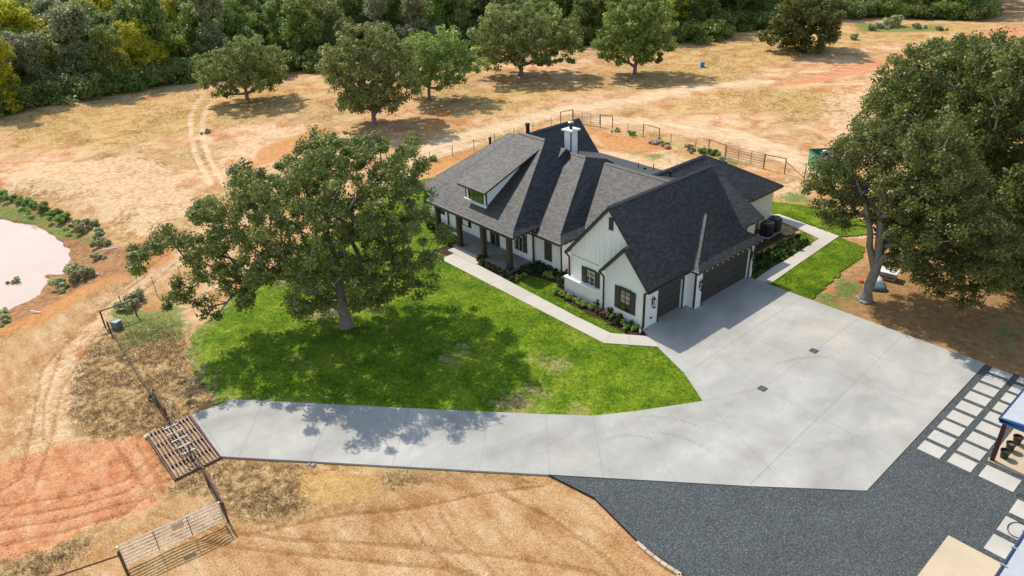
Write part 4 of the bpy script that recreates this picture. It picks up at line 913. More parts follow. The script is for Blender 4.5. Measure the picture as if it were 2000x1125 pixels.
# the big oak on the lawn
TB = G3(677, 636); t = tree_obj('oak_tree', 'big spreading oak standing alone on the green lawn in front of the house', None, (TB[0], TB[1], 0))
SP = [(628, 285, 45), (600, 320, 48), (660, 320, 50), (700, 300, 32), (745, 280, 22), (800, 292, 24), (775, 330, 42), (560, 365, 60), (478, 350, 32), (500, 385, 45), (640, 390, 80), (735, 390, 70), (800, 370, 38), (820, 325, 16), (560, 440, 80), (680, 450, 80), (760, 450, 60), (815, 425, 30), (450, 425, 50),
      (425, 470, 42), (395, 415, 20), (348, 470, 36), (310, 480, 32), (276, 495, 20), (270, 520, 14), (380, 520, 34), (430, 530, 48), (500, 510, 60), (590, 515, 62), (650, 530, 55), (725, 530, 52), (790, 500, 46), (838, 500, 26), (848, 545, 22), (800, 550, 40), (700, 575, 30), (610, 560, 40), (580, 595, 25), (352, 565, 30), (330, 595, 18), (400, 590, 28), (412, 612, 16), (470, 560, 34), (485, 590, 16), (745, 570, 28), (630, 590, 18), (870, 460, 14)]
lob = lobes_px(TB, SP, (TB[0]-1.2, TB[1]-1.3, 7.2, 10.5, 6.6, 6.0), .8, lambda px, dep: dep > (-1.0 if px < 440 else (-3.4 if px < 560 else -6)))
C = sample_lobes(lob, 760, 3, 2.0, .68); 
trunk = [(TB[0], TB[1], -.15), (TB[0], TB[1], .35), (TB[0]-.05, TB[1], 1.2), (TB[0]-.1, TB[1]+.05, 2.2), (TB[0]-.15, TB[1]+.1, 3.1)]
nd, par, r = grow(trunk, C, .42, .85, .10, 1, .022, .46); tr = skin('trunk', nd, par, r, BARK, t, 0, 7)
rad = np.random.RandomState(4).uniform(.30, .74, len(C)); cr = leaves('crown', C, rad, 160, .16, L_OAK, t, 5, .8, .4, 1.9); local(t, tr, cr)
print('oak clumps', len(C))
# the group of oaks at the right
TB = G3(1690, 584); t = tree_obj('oak_tree', 'large oak with a forked bare lower trunk beside the concrete pad at the right', 'large oaks at the right edge', (TB[0], TB[1], 0))
SP = [(1600, 360, 28), (1620, 330, 34), (1660, 310, 40), (1700, 290, 50), (1760, 285, 55), (1830, 290, 55), (1640, 390, 45), (1700, 370, 60), (1780, 360, 70), (1860, 370, 60), (1610, 395, 22), (1745, 430, 34), (1800, 440, 60), (1880, 440, 60), (1640, 430, 20), (1612, 425, 14), (1780, 500, 40), (1850, 520, 60), (1920, 510, 50), (1810, 545, 26), (1870, 565, 30), (1930, 555, 26), (1760, 470, 36), (1905, 580, 14), (1950, 470, 40), (1590, 350, 12)]
lob = lobes_px(TB, SP, (TB[0]+2.6, TB[1]+1.8, 7.4, 7.6, 5.0, 4.8), .8, lambda px, dep: dep > (-.6 if px < 1765 else -6))
C = sample_lobes(lob, 680, 13, 2.0, .68); f0 = np.array([TB[0]+.25, TB[1]+.1, 2.7])
trunk = [(TB[0], TB[1], -.15), (TB[0], TB[1], .4), (TB[0]+.1, TB[1]+.05, 1.3), (TB[0]+.2, TB[1]+.08, 2.1), tuple(f0), tuple(onplane(1722, 425, TB, 0))]
nd, par, r = grow(trunk, C, .36, .85, .10, 11, .022, .46)
tr = skin('trunk', nd, par, r, BARK, t, 0, 7); q1 = onplane(1700, 455, TB, -.3); q2 = onplane(1690, 400, TB, -.2)
lb = MB(); lb.tube([tuple(f0-np.array([.1, 0, .5])), tuple(onplane(1698, 480, TB, -.1)), tuple(q1), tuple(q2), tuple(onplane(1672, 350, TB, .4))], [.26, .22, .18, .14, .06], 8); lb = lb.build('limb', [BARK], t, smooth=True)
rad = np.random.RandomState(14).uniform(.32, .78, len(C)); cr = leaves('crown', C, rad, 155, .16, L_OAK, t, 15, .8, .4, 1.9); local(t, tr, cr, lb)
TB = G3(1868, 452); t = tree_obj('oak_tree', 'tallest dark round crowned oak behind the forked oak at the right edge', 'large oaks at the right edge', (TB[0], TB[1], 0))
SP = [(1760, 150, 40), (1800, 120, 40), (1850, 105, 35), (1900, 115, 40), (1950, 110, 38), (2010, 120, 40), (1730, 200, 40), (1790, 190, 60), (1870, 180, 70), (1960, 180, 70), (2040, 190, 60), (1690, 250, 34), (1740, 260, 55), (1830, 260, 75), (1930, 260, 80), (2030, 270, 75), (1680, 285, 25), (1880, 340, 80), (1980, 350, 75), (2060, 340, 60), (1960, 420, 50), (2030, 430, 60), (1900, 400, 40)]
lob = lobes_px(TB, SP, (TB[0]+1.2, TB[1]+1.5, 9.2, 10.0, 8.0, 6.6))
C = sample_lobes(lob, 820, 23, 2.4, .85)
trunk = [(TB[0], TB[1], -.15), (TB[0], TB[1], .5), (TB[0], TB[1], 1.8), (TB[0]+.1, TB[1], 3.2)]
nd, par, r = grow(trunk, C, .55, 1.0, .10, 21, .028, .46); tr = skin('trunk', nd, par, r, BARKG, t, 0, 6)
rad = np.random.RandomState(24).uniform(.5, 1.0, len(C)); cr = leaves('crown', C, rad, 125, .22, L_OAK, t, 25, .8, .4, 1.9); local(t, tr, cr)
TB = G3(2040, 560); t = tree_obj('oak_tree', 'dark oak cut off by the right edge with low branches over the brown leaf litter', 'large oaks at the right edge', (TB[0], TB[1], 0))
SP = [(1990, 400, 40), (2050, 380, 60), (1985, 460, 40), (2050, 460, 60), (1970, 520, 30), (2030, 520, 50), (2100, 450, 70), (1975, 440, 26), (2080, 540, 40)]
lob = lobes_px(TB, SP, (TB[0]+1, TB[1], 6.2, 6, 5, 4.4)); C = sample_lobes(lob, 330, 33, 2.4, .7)
trunk = [(TB[0], TB[1], -.15), (TB[0], TB[1], .5), (TB[0], TB[1], 2.6)]
nd, par, r = grow(trunk, C, .35, 1.0, .10, 31, .025, .46); tr = skin('trunk', nd, par, r, BARKG, t, 0, 6)
cr = leaves('crown', C, np.full(len(C), .8), 130, .22, L_OAK, t, 35, .8, .4, 1.9); local(t, tr, cr)

# oaks standing in the dry field
def field_oak(base_px, spots, ell, label, mat, seed, n=330, per=72, leaf=.34, rt=.32, cr_=(.42, 1.0), bark=BARK, th=1.8):
    TB = G3(*base_px); z0 = zg(TB[0], TB[1]); t = tree_obj('oak_tree', label, 'oaks in the dry field', (TB[0], TB[1], z0))
    lob = lobes_px(TB, spots, (TB[0]+ell[0], TB[1]+ell[1], *ell[2:])); C = sample_lobes(lob, int(n*.8), seed, 2.2, .95)
    trunk = [(TB[0], TB[1], z0-.2), (TB[0], TB[1], z0+.4), (TB[0]+.05, TB[1], z0+th*.6), (TB[0]+.1, TB[1], z0+th)]
    nd, par, r = grow(trunk, C, rt, 1.1, .1, seed, .03, .46); tr = skin('trunk', nd, par, r, bark, t, .03, 5)
    rad = np.random.RandomState(seed).uniform(*cr_, len(C)); cr = leaves('crown', C, rad, per, leaf, mat, t, seed+1, .78, .4, 1.9); local(t, tr, cr)
    # note: base height is already inside the meshes
field_oak((483, 192), [(465, 100, 30), (500, 105, 32), (530, 120, 28), (430, 125, 32), (400, 145, 20), (450, 145, 38), (500, 145, 38), (540, 145, 18), (415, 165, 22), (440, 178, 12), (520, 160, 18), (395, 130, 14), (552, 138, 8)], (0, 0, 5.0, 7.2, 6.0, 3.9), 'lone umbrella shaped oak in the dry field near the left treeline', L_MID, 41, 300, 75)
field_oak((731, 238), [(700, 80, 36), (740, 75, 36), (780, 100, 30), (665, 110, 34), (720, 120, 50), (770, 130, 40), (650, 140, 22), (690, 160, 40), (750, 165, 40), (790, 150, 26), (680, 195, 20), (720, 195, 30), (765, 190, 28), (700, 212, 12), (810, 170, 14), (645, 120, 14)], (0, 0, 6.2, 7.5, 6.0, 5.6), 'tall rounded olive green oak nearest behind the lawn oak', L_MID, 43, 380, 85, .32, .36)
field_oak((839, 193), [(830, 85, 26), (870, 80, 28), (900, 105, 28), (850, 115, 36), (815, 120, 26), (890, 135, 28), (925, 135, 20), (850, 150, 26), (810, 150, 18), (880, 160, 14), (940, 115, 14), (790, 120, 16)], (0, 0, 5.6, 7.0, 5.4, 4.6), 'ragged oak with bare grey twigs between two fuller oaks', L_FOR, 45, 280, 70, .34, .3)
field_oak((1018, 146), [(960, 40, 32), (1000, 25, 34), (1050, 30, 40), (1090, 50, 32), (950, 75, 30), (1000, 70, 44), (1060, 75, 44), (1110, 85, 28), (960, 110, 26), (1010, 108, 26), (1060, 112, 22), (1100, 110, 22), (1130, 95, 12), (930, 130, 10)], (0, 0, 6.3, 9.0, 7.0, 5.4), 'broad dark oak standing over a long shadow in mid field', L_MID, 47, 420, 75, .38, .42)
field_oak((1240, 141), [(1210, 30, 30), (1250, 15, 32), (1290, 20, 30), (1200, 65, 30), (1240, 60, 38), (1285, 60, 34), (1190, 95, 24), (1230, 95, 28), (1275, 95, 28), (1305, 85, 16), (1260, 112, 12), (1175, 85, 12), (1210, 118, 8)], (0, 0, 6.4, 7.5, 6.4, 5.6), 'upright dark oak right of the broad field oak', L_FOR, 49, 360, 75, .38, .34)
field_oak((1572, 98), [(1560, 10, 28), (1600, 15, 28), (1530, 35, 24), (1570, 45, 36), (1620, 40, 20), (1510, 65, 22), (1545, 72, 24), (1590, 75, 26), (1620, 65, 16), (1635, 35, 10), (1495, 70, 10), (1570, 92, 14), (1600, 92, 12)], (0, 0, 6.0, 8.4, 6.5, 5.4), 'lone bright oak by the red track in the far field', L_OAK, 51, 360, 75, .42, .36)

# the forest: shared meshes, every tree its own object
def variant(kind, seed):
    rs = np.random.RandomState(seed)
    if kind == 'round':
        lob = [(rs.normal(0, 1.6), rs.normal(0, 1.6), rs.uniform(2.4, 9.5), rs.uniform(1.3, 2.3), rs.uniform(1.3, 2.3), rs.uniform(1.2, 1.9)) for _ in range(15)]
        lob = [(x*(1-.35*abs(z-5.5)/5), y*(1-.35*abs(z-5.5)/5), z, a, b, c) for x, y, z, a, b, c in lob]; n = 150
    elif kind == 'tall':
        lob = [(rs.normal(0, .9), rs.normal(0, .9), rs.uniform(1.2, 11.5), rs.uniform(1.1, 1.8), rs.uniform(1.1, 1.8), rs.uniform(1.2, 1.9)) for _ in range(15)]; n = 140
    elif kind == 'cedar':
        lob = [(rs.normal(0, .4), rs.normal(0, .4), z, max(.5, (9.5-z)*.27), max(.5, (9.5-z)*.27), .9) for z in np.arange(.6, 9.0, .6)]; n = 130
    else:
        lob = [(rs.normal(0, 1.3), rs.normal(0, 1.3), rs.uniform(.5, 2.2), rs.uniform(.8, 1.5), rs.uniform(.8, 1.5), rs.uniform(.7, 1.1)) for _ in range(9)]; n = 70
    C = sample_lobes(lob, n, seed, 2.6, .6); C = C[C[:, 2] > .3]
    t = empty('template', (0, 0, 0)); th = 1.6 if kind != 'bush' else .3
    nd, par, r = grow([(0, 0, -.6), (0, 0, .3), (0, 0, th)], C, .22 if kind != 'bush' else .08, 1.5, .1, seed, .03, .46)
    tr = skin('trunk', nd, par, r, BARKG, t, .045, 4)
    cr = leaves('crown', C, rs.uniform(.6, 1.15, len(C)), 95 if kind != 'cedar' else 100, .32 if kind != 'cedar' else .28, L_FOR, t, seed+2, .8, .5, 1.9)
    return t, tr, cr
VAR = {'round': [variant('round', 60+i) for i in range(4)], 'tall': [variant('tall', 70+i) for i in range(3)], 'cedar': [variant('cedar', 80+i) for i in range(2)], 'bush': [variant('bush', 90+i) for i in range(3)]}
for v in VAR.values():
    for t, tr, cr in v: cr.material_slots[0].link = 'OBJECT'; cr.material_slots[0].material = L_FOR
templates = [o for v in VAR.values() for tpl in v for o in tpl]
def where_(px, depth):
    w_ = 'at the far left of the forest' if px < 130 else 'left of the umbrella shaped oak' if px < 400 else 'behind the umbrella shaped oak' if px < 600 else 'behind the olive green oak' if px < 800 else 'behind the ragged field oak' if px < 940 else 'behind the broad field oak' if px < 1130 else 'behind the upright dark oak' if px < 1310 else 'between the upright and far lone oaks' if px < 1490 else 'behind the far lone oak' if px < 1650 else 'at the far right treeline'
    return ('front row ' if depth < 6 else 'second row ' if depth < 14 else 'deeper ' if depth < 30 else 'rearmost ') , w_
LAB = {'L_FOR': 'dark green broadleaf tree in the dense forest', 'L_MID': 'grey green broadleaf tree in the dense forest', 'L_YEL': 'yellowing bright tree in the dense forest', 'L_GRY': 'pale silvery tree in the dense forest', 'L_OAK': 'mid green broadleaf tree in the dense forest', 'L_CED': 'narrow dark cedar in the dense forest'}
MATS = dict(L_FOR=L_FOR, L_MID=L_MID, L_YEL=L_YEL, L_GRY=L_GRY, L_OAK=L_OAK, L_CED=L_CED)
def place(kind, vi, x, y, s, rz, mat, name, label, cat, group, z=None, sz=None):
    t, tr, cr = VAR[kind][vi]; r = bpy.data.objects.new(name, None); COL.objects.link(r); r.location = (x, y, zg(x, y) if z is None else z); r.rotation_euler = (0, 0, rz); r.scale = (s, s, sz or s); tag(r, label, cat, group)
    a = tr.copy(); COL.objects.link(a); a.parent = r; a.name = 'trunk'; b = cr.copy(); COL.objects.link(b); b.parent = r; b.material_slots[0].link = 'OBJECT'; b.material_slots[0].material = mat; b.name = 'crown'
    return r
FRONT = [(-500, 330), (-200, 275), (0, 228), (70, 210), (130, 196), (260, 176), (385, 152), (440, 148), (560, 142), (625, 138), (700, 132), (760, 122), (850, 105), (930, 95), (1000, 88), (1170, 84), (1300, 84), (1330, 80), (1395, 78), (1405, 60), (1480, 56), (1560, 40), (1640, 34), (1700, 32), (1850, 33), (1945, 33)]
fx = np.array([p[0] for p in FRONT], float); fy_ = np.array([p[1] for p in FRONT], float)
rs = np.random.RandomState(7); cand = []
for i in range(60):
    for j in range(60):
        x = -330+i*6.6+(j % 2)*3.3+rs.uniform(-1.9, 1.9); y = -30+j*6.2+rs.uniform(-1.9, 1.9)
        if x > -20: continue
        px, py = proj((x, y, 0)); hx, hy = proj((x, y, 14))
        if px > 1945 or px < -130 or (np.array([x, y, -H])@CD) < 10: continue
        fyv = np.interp(px, fx, fy_)
        if py > fyv or py < -22: continue
        fr = G(px, fyv); depth = math.hypot(x, y)-math.hypot(*fr)
        cand.append((depth, x, y, px, py))
cand.sort(); print('forest', len(cand)); far_ = cand[285:]; cand = cand[:285]
for depth, x, y, px, py in cand:
    u = rs.rand(); s = rs.uniform(.98, 1.35)*(1.0 if px < 450 else .9); edge_ = depth < 4.5
    if edge_: s *= .88
    yel = px < 480 and rs.rand() < .34 or rs.rand() < .08
    if u < .5: k = 'round'
    elif u < .8: k = 'tall'
    else: k = 'cedar'
    if k == 'cedar': m_ = 'L_CED'
    else: m_ = 'L_YEL' if yel else rs.choice(['L_FOR', 'L_MID', 'L_OAK', 'L_GRY', 'L_FOR'], p=[.3, .25, .2, .08, .17])
    place(k, rs.randint(len(VAR[k])), x, y, s, rs.uniform(0, 6.28), MATS[m_], 'cedar_tree' if k == 'cedar' else 'forest_tree', where_(px, depth)[0]+('tall ' if s > 1.12 else '')+LAB[m_].replace(' in the dense forest', '')+' '+where_(px, depth)[1], 'tree', 'trees of the dense forest', sz=s*rs.uniform(.85, 1.15))
nb = 0
for k in range(len(FRONT)-1):
    a, b = FRONT[k], FRONT[k+1]; A = np.array(G(*a)); B = np.array(G(*b)); L = np.linalg.norm(B-A)
    if a[0] < -200: continue
    for q in np.arange(0, L, 2.3):
        c = A+(B-A)*q/L; c = c*(1+rs.uniform(-.004, .02)); nb += 1
        if nb > 110: break
        place('bush', rs.randint(3), c[0], c[1], rs.uniform(.7, 1.35), rs.uniform(0, 6.28), [L_CED, L_FOR, L_MID][rs.randint(3)], 'undergrowth_bush', 'dense bush at the foot of the forest edge '+where_(np.interp(q/L, [0, 1], [a[0], b[0]]), 0)[1].replace('of the forest', 'of the field'), 'bush', 'bushes along the forest edge')
print('bushes', nb)
for o in templates: bpy.data.objects.remove(o, do_unlink=True)
# the wood beyond the nearest rows, one mass
if far_:
    rsf = np.random.RandomState(17); Cs = []
    for d_, x, y, px, py in far_:
        h = rsf.uniform(8.5, 14); z0 = zg(x, y); k = 34
        dd = rsf.normal(0, 1, (k, 3)); dd /= np.linalg.norm(dd, axis=1, keepdims=True); rr_ = rsf.rand(k)**.4
        Cs.append(np.array([x, y, z0+h*.55])+dd*rr_[:, None]*np.array([3.4, 3.4, h*.42]))
    Cs = np.concatenate(Cs); o = leaves('far_woodland', Cs, rsf.uniform(.9, 1.6, len(Cs)), 26, .75, L_FOR, None, 18, .8, .5, 1.9)
    tag(o, 'dense far woodland filling the ground behind the forest edge', 'woodland', kind='stuff')

# ------------------------------------------------------------------ planting beds and shrubs
BEDF = [(-39.0, 29.83), (-39.0, 29.12), G(1009, 559), (-28.1, 28.97), (-25.3, 28.98), (-24.4, 29.6), (-23.45, 30.4), (-23.9, 30.9), (-27.4, 31.0), (-31.4, 31.2), (-32.9, 32.4), (-36.1, 32.4), (-36.1, 29.83)]
BEDL = [(-41.5, 29.82), (-41.5, 28.5), (-44.5, 28.3), (-48.5, 29.3), (-50.4, 31.0), (-50.2, 33), (-49.3, 32.2), (-45.5, 32.2), (-45.5, 29.82)]
BEDE = [(-25.5, 41.75), (-22.75, 41.75), (-22.9, 46.0), (-23.1, 49.6), (-27.5, 49.8), (-28.3, 46.0), (-25.5, 45.3)]
for nm_, bd in (('mulch_bed', BEDF), ('mulch_bed', BEDL), ('mulch_bed', BEDE)):
    tag(MB().prism(bd, -.12, -.058).build(nm_, [MULCH]), kind='structure')
def shrub_mesh(seed, r, h, mat, n=26, per=55, leaf=.075):
    rs = np.random.RandomState(seed); lob = [(0, 0, h*.5, r*.8, r*.8, h*.42)]+[(rs.normal(0, r*.45), rs.normal(0, r*.45), rs.uniform(.3, .75)*h, r*.4, r*.4, h*.25) for _ in range(4)]
    C = sample_lobes(lob, n, seed, 2.6, .02); C[:, 2] = np.maximum(C[:, 2], .05); t = empty('template', (0, 0, 0))
    nd, par, r_ = grow([(0, 0, -.08), (0, 0, .03), (0, 0, .1)], C, .018, .2, .1, seed, .004, .4); st = skin('stem', nd, par, r_, BARK, t, .004, 4)
    fo = leaves('foliage', C, np.full(len(C), r*.28), per, leaf, mat, t, seed, .9, .5, 1.9); return t, st, fo
SHR = {'lime': [shrub_mesh(1, .30, .45, L_LIME), shrub_mesh(2, .28, .4, L_LIME)], 'dark': [shrub_mesh(3, .42, .75, L_BUSH, leaf=.10), shrub_mesh(4, .34, .6, L_BUSH, leaf=.09)],
       'red': [shrub_mesh(5, .30, .45, leaf_mat('russet_shrub_leaf', (.06, .05, .02), (.20, .13, .05), (.42, .30, .12)), leaf=.08)], 'sage': [shrub_mesh(6, .55, .7, L_SAGE, 40, 70, .10), shrub_mesh(7, .45, .55, L_SAGE, 36, 60, .10)], 'weed': [shrub_mesh(8, .5, .55, leaf_mat('field_weed_leaf', (.11, .18, .03), (.24, .35, .07), (.42, .52, .14)), 36, 60, .11)]}
stemp = [o for v in SHR.values() for t3 in v for o in t3]
def shrub(kind, i, x, y, s, label, group, name='shrub', z=-.06, cat='shrub'):
    t, st, fo = SHR[kind][i % len(SHR[kind])]; r = bpy.data.objects.new(name, None); COL.objects.link(r); r.location = (x, y, z); r.rotation_euler = (0, 0, (x*13.7+y*7.1) % 6.28); r.scale = (s, s, s); tag(r, label, cat, group)
    for q, nm in ((st, 'stem'), (fo, 'foliage')):
        a = q.copy(); a.name = nm; COL.objects.link(a); a.parent = r
    return r
for k, p in enumerate([(1086.4, 570), (1098.3, 577), (1111, 583), (1129, 590), (1140, 597), (1153.6, 603)]):
    shrub('lime', k, *G(*p), 1.0, 'small round lime green shrub in the front row along the painted wainscot', 'lime shrubs along the front wall')
for k, p in enumerate([(1094, 556), (1106, 562), (1120, 570), (1136, 577), (1150, 582), (1163, 590), (1172, 596)]):
    shrub('dark', k, *G(*p), .8, 'dark leafy shrub between the lime shrubs and the wainscot', 'dark shrubs against the front wall')
for k, p in enumerate([(1168, 611), (1177, 616), (1186, 619), (1196, 623), (1203, 630), (1214, 632), (1222, 640), (1230, 638), (1239, 643), (1210, 624), (1192, 613)]):
    shrub(['red', 'red', 'red', 'lime', 'dark', 'lime', 'lime', 'dark', 'lime', 'dark', 'dark'][k], k, *G(*p), .85, ['russet brown', 'russet brown', 'russet brown', 'yellow green', 'dark green', 'yellow green', 'yellow green', 'dark green', 'yellow green', 'dark green', 'dark green'][k]+' low shrub under the small front gable', 'low shrubs under the small gable')
for k, p in enumerate([(1012, 545), (1025, 539), (1034, 533), (1044, 528), (1054, 531), (1062, 525), (1067, 538), (1078, 543), (1074, 530), (1086, 534), (1093, 541), (1100, 534), (1108, 527), (1104, 541), (1050, 521), (1037, 526), (1022, 530), (1090, 549)]):
    shrub('lime' if k in (0, 1, 6, 7) else 'dark', k, *G(*p), .8 if k not in (0, 1, 6, 7) else .95, 'yellow green shrub in the bed at the porch corner' if k in (0, 1, 6, 7) else 'dark glossy shrub in the bed at the porch corner', 'shrubs in the bed at the porch corner')
for k, p in enumerate([(943, 515), (953, 520), (963, 526), (974, 531), (984, 537), (995, 543), (938, 508), (1002, 549)]):
    shrub('dark', k, *G(*p), .72, 'low dark shrub in the narrow bed in front of the porch slab', 'low shrubs in front of the porch')
for k, p in enumerate([(880, 478), (868, 470), (856, 462), (846, 452), (838, 444), (888, 470), (872, 456), (860, 445), (834, 430), (848, 436)]):
    shrub('dark', k, *G(*p), .9, 'dark shrub beside the left end of the porch', 'shrubs at the left end of the porch')
k = 0
for y in np.arange(42.3, 49.4, .62):
    for x, kd in ((-23.55, 'lime'), (-24.45, 'dark')):
        if kd == 'dark' or k % 4 != 3:
            shrub('dark', k, x+.12*math.sin(k*5), y+(0 if kd == 'lime' else .3), .72 if kd == 'lime' else .95, 'low clipped shrub in the outer row of the shaded side bed' if kd == 'lime' else 'taller dark shrub in the inner row of the shaded side bed', 'shrubs in the shaded side bed')
        k += 1
PB = [((5, 388), 1.1), ((25, 392), .9), ((52, 402), 1.1), ((66, 405), .8), ((84, 410), 1.1), ((100, 418), .8), ((120, 428), 1.1), ((150, 441), 1.0), ((38, 396), .7), ((112, 415), .6)]
for k, (p, s_) in enumerate(PB): x, y = G(*p, z=-.3); shrub('weed', k, x, y, s_*1.35, 'bright green weedy bush on the bank above the pond', 'green bushes on the pond bank', 'bank_bush', zg(x, y)-.03, 'bush')
for k, (p, s_, lb) in enumerate([((165, 444), 1.5, 'grey green bush at the end of the row on the pond bank'), ((196, 456), 1.15, 'small grey green bush right of the row on the pond bank'), ((197, 478), 1.1, 'small sage bush above the white pipe on the bank'), ((192, 503), 1.1, 'small sage bush below the white pipe on the bank'), ((153, 545), 1.8, 'large sage bush beside the right shore of the pond'), ((122, 558), 1.5, 'wide straw coloured bush at the lower shore of the pond'), ((271, 592), 1.2, 'small grey bush beside the rusty fence brace'), ((30, 552), .8, 'dry reed clump standing in the pond water'), ((252, 609), 1.1, 'dry bush under the rusty fence brace'), ((15, 630), 1.0, 'straw weed clump at the bottom end of the pond'), ((8, 617), 1.0, 'pale weed clump by the lower left pond shore')]):
    x, y = G(*p, z=-.3 if k != 7 else WATER_Z); shrub('sage', k, x, y, s_, lb, None, 'bank_bush', (zg(x, y)-.03) if k != 7 else WATER_Z-.05, 'bush')
for k, (p, s_) in enumerate([((1745, 52), 3.2), ((1720, 55), 2.2), ((1700, 58), 1.8), ((1790, 56), 2.0), ((1668, 75), 1.6), ((1835, 60), 1.6), ((1545, 70), 1.2)]):
    x, y = G(*p); shrub('sage', k, x, y, s_, 'pale green weed clump in the far dry field', 'weed clumps in the far field', 'weed_clump', zg(x, y)-.05, 'weeds')
for k, (p, s_) in enumerate([((700, 305), 1.0), ((675, 256), .8), ((1393, 300), 1.2), ((1350, 292), 1.3), ((1372, 296), 1.1), ((1410, 315), 1.0), ((845, 312), 1.0), ((405, 258), 1.0), ((1235, 262), 1.0), ((1205, 255), .9), ((1300, 284), 1.0)]):
    x, y = G(*p); shrub('sage' if k % 2 else 'weed', k, x, y, s_, 'scruffy weed clump along the pasture fence behind the house', 'weed clumps by the rear fence', 'weed_clump', zg(x, y)-.05, 'weeds')
for o in stemp: bpy.data.objects.remove(o, do_unlink=True)

# ------------------------------------------------------------------ air conditioning units
for k, (p, lb) in enumerate([((1496, 459), 'black round topped air conditioning condenser nearer the garage'), ((1511.5, 450), 'black round topped air conditioning condenser further back by the walkway')]):
    x, y = G(*p); t = empty('condenser_unit', (x, y, -.03), 0, lb, 'air conditioner', 'air conditioning units beside the house')
    mb = MB(); pts = [(math.copysign(abs(math.cos(a_))**.55, math.cos(a_))*.46, math.copysign(abs(math.sin(a_))**.55, math.sin(a_))*.46) for a_ in np.linspace(0, 2*math.pi, 25)[:-1]]
    mb.prism(pts, .05, 1.1); 
    mb.build('housing', [ACM], t)
    mb = MB()
    for z in np.arange(.15, 1.0, .085): mb.prism([(a_*1.02, b_*1.02) for a_, b_ in pts], z, z+.03)
    mb.build('louvre', [BLACKM], t)
    mb = MB(); mb.tube([(0, 0, 1.1), (0, 0, 1.17)], .44, 24); mb.build('top_ring', [ACM], t); mb = MB(); mb.tube([(0, 0, 1.17), (0, 0, 1.175)], .36, 24); mb.build('fan_opening', [POTB], t); mb = MB(); mb.tube([(0, 0, 1.17), (0, 0, 1.21)], .13, 16)
    for a_ in np.linspace(0, math.pi, 7)[:-1]: mb.beam((.4*math.cos(a_), .4*math.sin(a_), 1.185), (-.4*math.cos(a_), -.4*math.sin(a_), 1.185), .015)
    mb.build('fan_guard', [BLACKM], t); mb = MB(); mb.box(-.55, .55, -.55, .55, 0, .05); mb.build('pad', [CONCW], t)

# ------------------------------------------------------------------ driveway drains, pavers, pads
for lb, (x, y) in (('square grey drain grate in the driveway nearer the corner of the lawn', (-15.6, 30.55)), ('square grey drain grate in the driveway further toward the garage doors', (-15.55, 35.95))):
    t = empty('drain_grate', (x, y, .004), 0, lb, 'drain', 'drain grates in the driveway'); mb = MB(); mb.box(-.21, .21, -.21, -.175, 0, .012); mb.box(-.21, .21, .175, .21, 0, .012); mb.box(-.21, -.175, -.175, .175, 0, .012); mb.box(.175, .21, -.175, .175, 0, .012); mb.build('frame', [BLACKM], t)
    mb = MB()
    for q in np.arange(-.15, .16, .05): mb.box(q-.012, q+.012, -.175, .175, 0, .008)
    mb.box(-.175, .175, -.175, .175, -.002, .001); mb.build('grate', [plain('drain_iron', (.12, .12, .12), .6)], t)
names_ = ['nearest', 'second', 'third', 'fourth', 'fifth', 'sixth', 'seventh', 'eighth', 'farthest']
pit = 1.135
def paver(x0, x1, y0, y1, lb, grp, zt=0.0):
    mb = MB(); cx_, cy_ = (x0+x1)/2, (y0+y1)/2; mb.box(x0-cx_, x1-cx_, y0-cy_, y1-cy_, -.08, zt); o = mb.build('concrete_paver', [CONCP], None, bevel=.008); o.location = (cx_, cy_, 0); o.rotation_euler = (0, 0, .004*math.sin(x0*9+y0*5)); return tag(o, lb, 'paver', grp)
rp = random.Random(3)
for k in range(9):
    y0 = 31.6+k*1.145+rp.uniform(-.02, .02); paver(-7.87, -6.85, y0, y0+(.88 if k < 8 else .66), f'{names_[k]} square concrete paver in the row beside the driveway', 'pavers in the row beside the driveway')
    y0 = 31.66+k*1.145+rp.uniform(-.02, .02); paver(-6.54, -5.52, y0, y0+(.88 if k < 8 else .66), f'{names_[k]} square concrete paver in the row beside the carport', 'pavers in the row beside the carport')
paver(-5.2, -3.78, 31.68, 32.74, 'long concrete paver lying in the gravel in front of the tan slab', None)
for k in range(3): y0 = 30.26-k*1.43; paver(-3.5, -1.9, y0, y0+1.1, ['third paver from the tan pad, nearest the carport', 'second paver from the tan pad', 'square paver right beside the big tan pad'][k], 'pavers leading to the second building')
paver(-3.3, -2.2, 31.7, 32.2, 'small paver end peeking out near the black hose', 'pavers leading to the second building')
mb = MB(); mb.box(-4.72, 2.5, 18, 27.06, -.09, .01); o = mb.build('tan_concrete_pad', [CONCT]); tag(o, 'big tan concrete pad at the bottom right corner of the gravel', 'concrete pad')
# brick border along the bare dirt
bx = [G(1243, 1058), G(1262, 1075), G(1290, 1097), G(1330, 1123), (-11.3, 15.2)]
BR1 = plain('tan_border_block', (.52, .42, .30), .85, var=.15); BR2 = plain('pink_border_block', (.52, .33, .27), .85, var=.15)
mb = MB()
for i in range(len(bx)-1):
    A = np.array(bx[i]); B = np.array(bx[i+1]); L = np.linalg.norm(B-A); k = int(L/.3)
    for q in range(k):
        a_ = A+(B-A)*(q+.04)/k; b_ = A+(B-A)*(q+.96)/k; mb.beam((*a_, -.03), (*b_, -.03), .16, .12, rp.choice([0, 1]) if i else 0)
o = mb.build('border_blocks', [BR1, BR2]); tag(o, 'tan and pink paving blocks edging the dark gravel beside the bare dirt', 'edging')
mb = MB(); E_ = [G(1072, 927.5), G(1160, 972), G(1243, 1055)]
for a_, b_ in zip(E_[:-1], E_[1:]): mb.beam((*a_, -.03), (*b_, -.03), .02, .12)
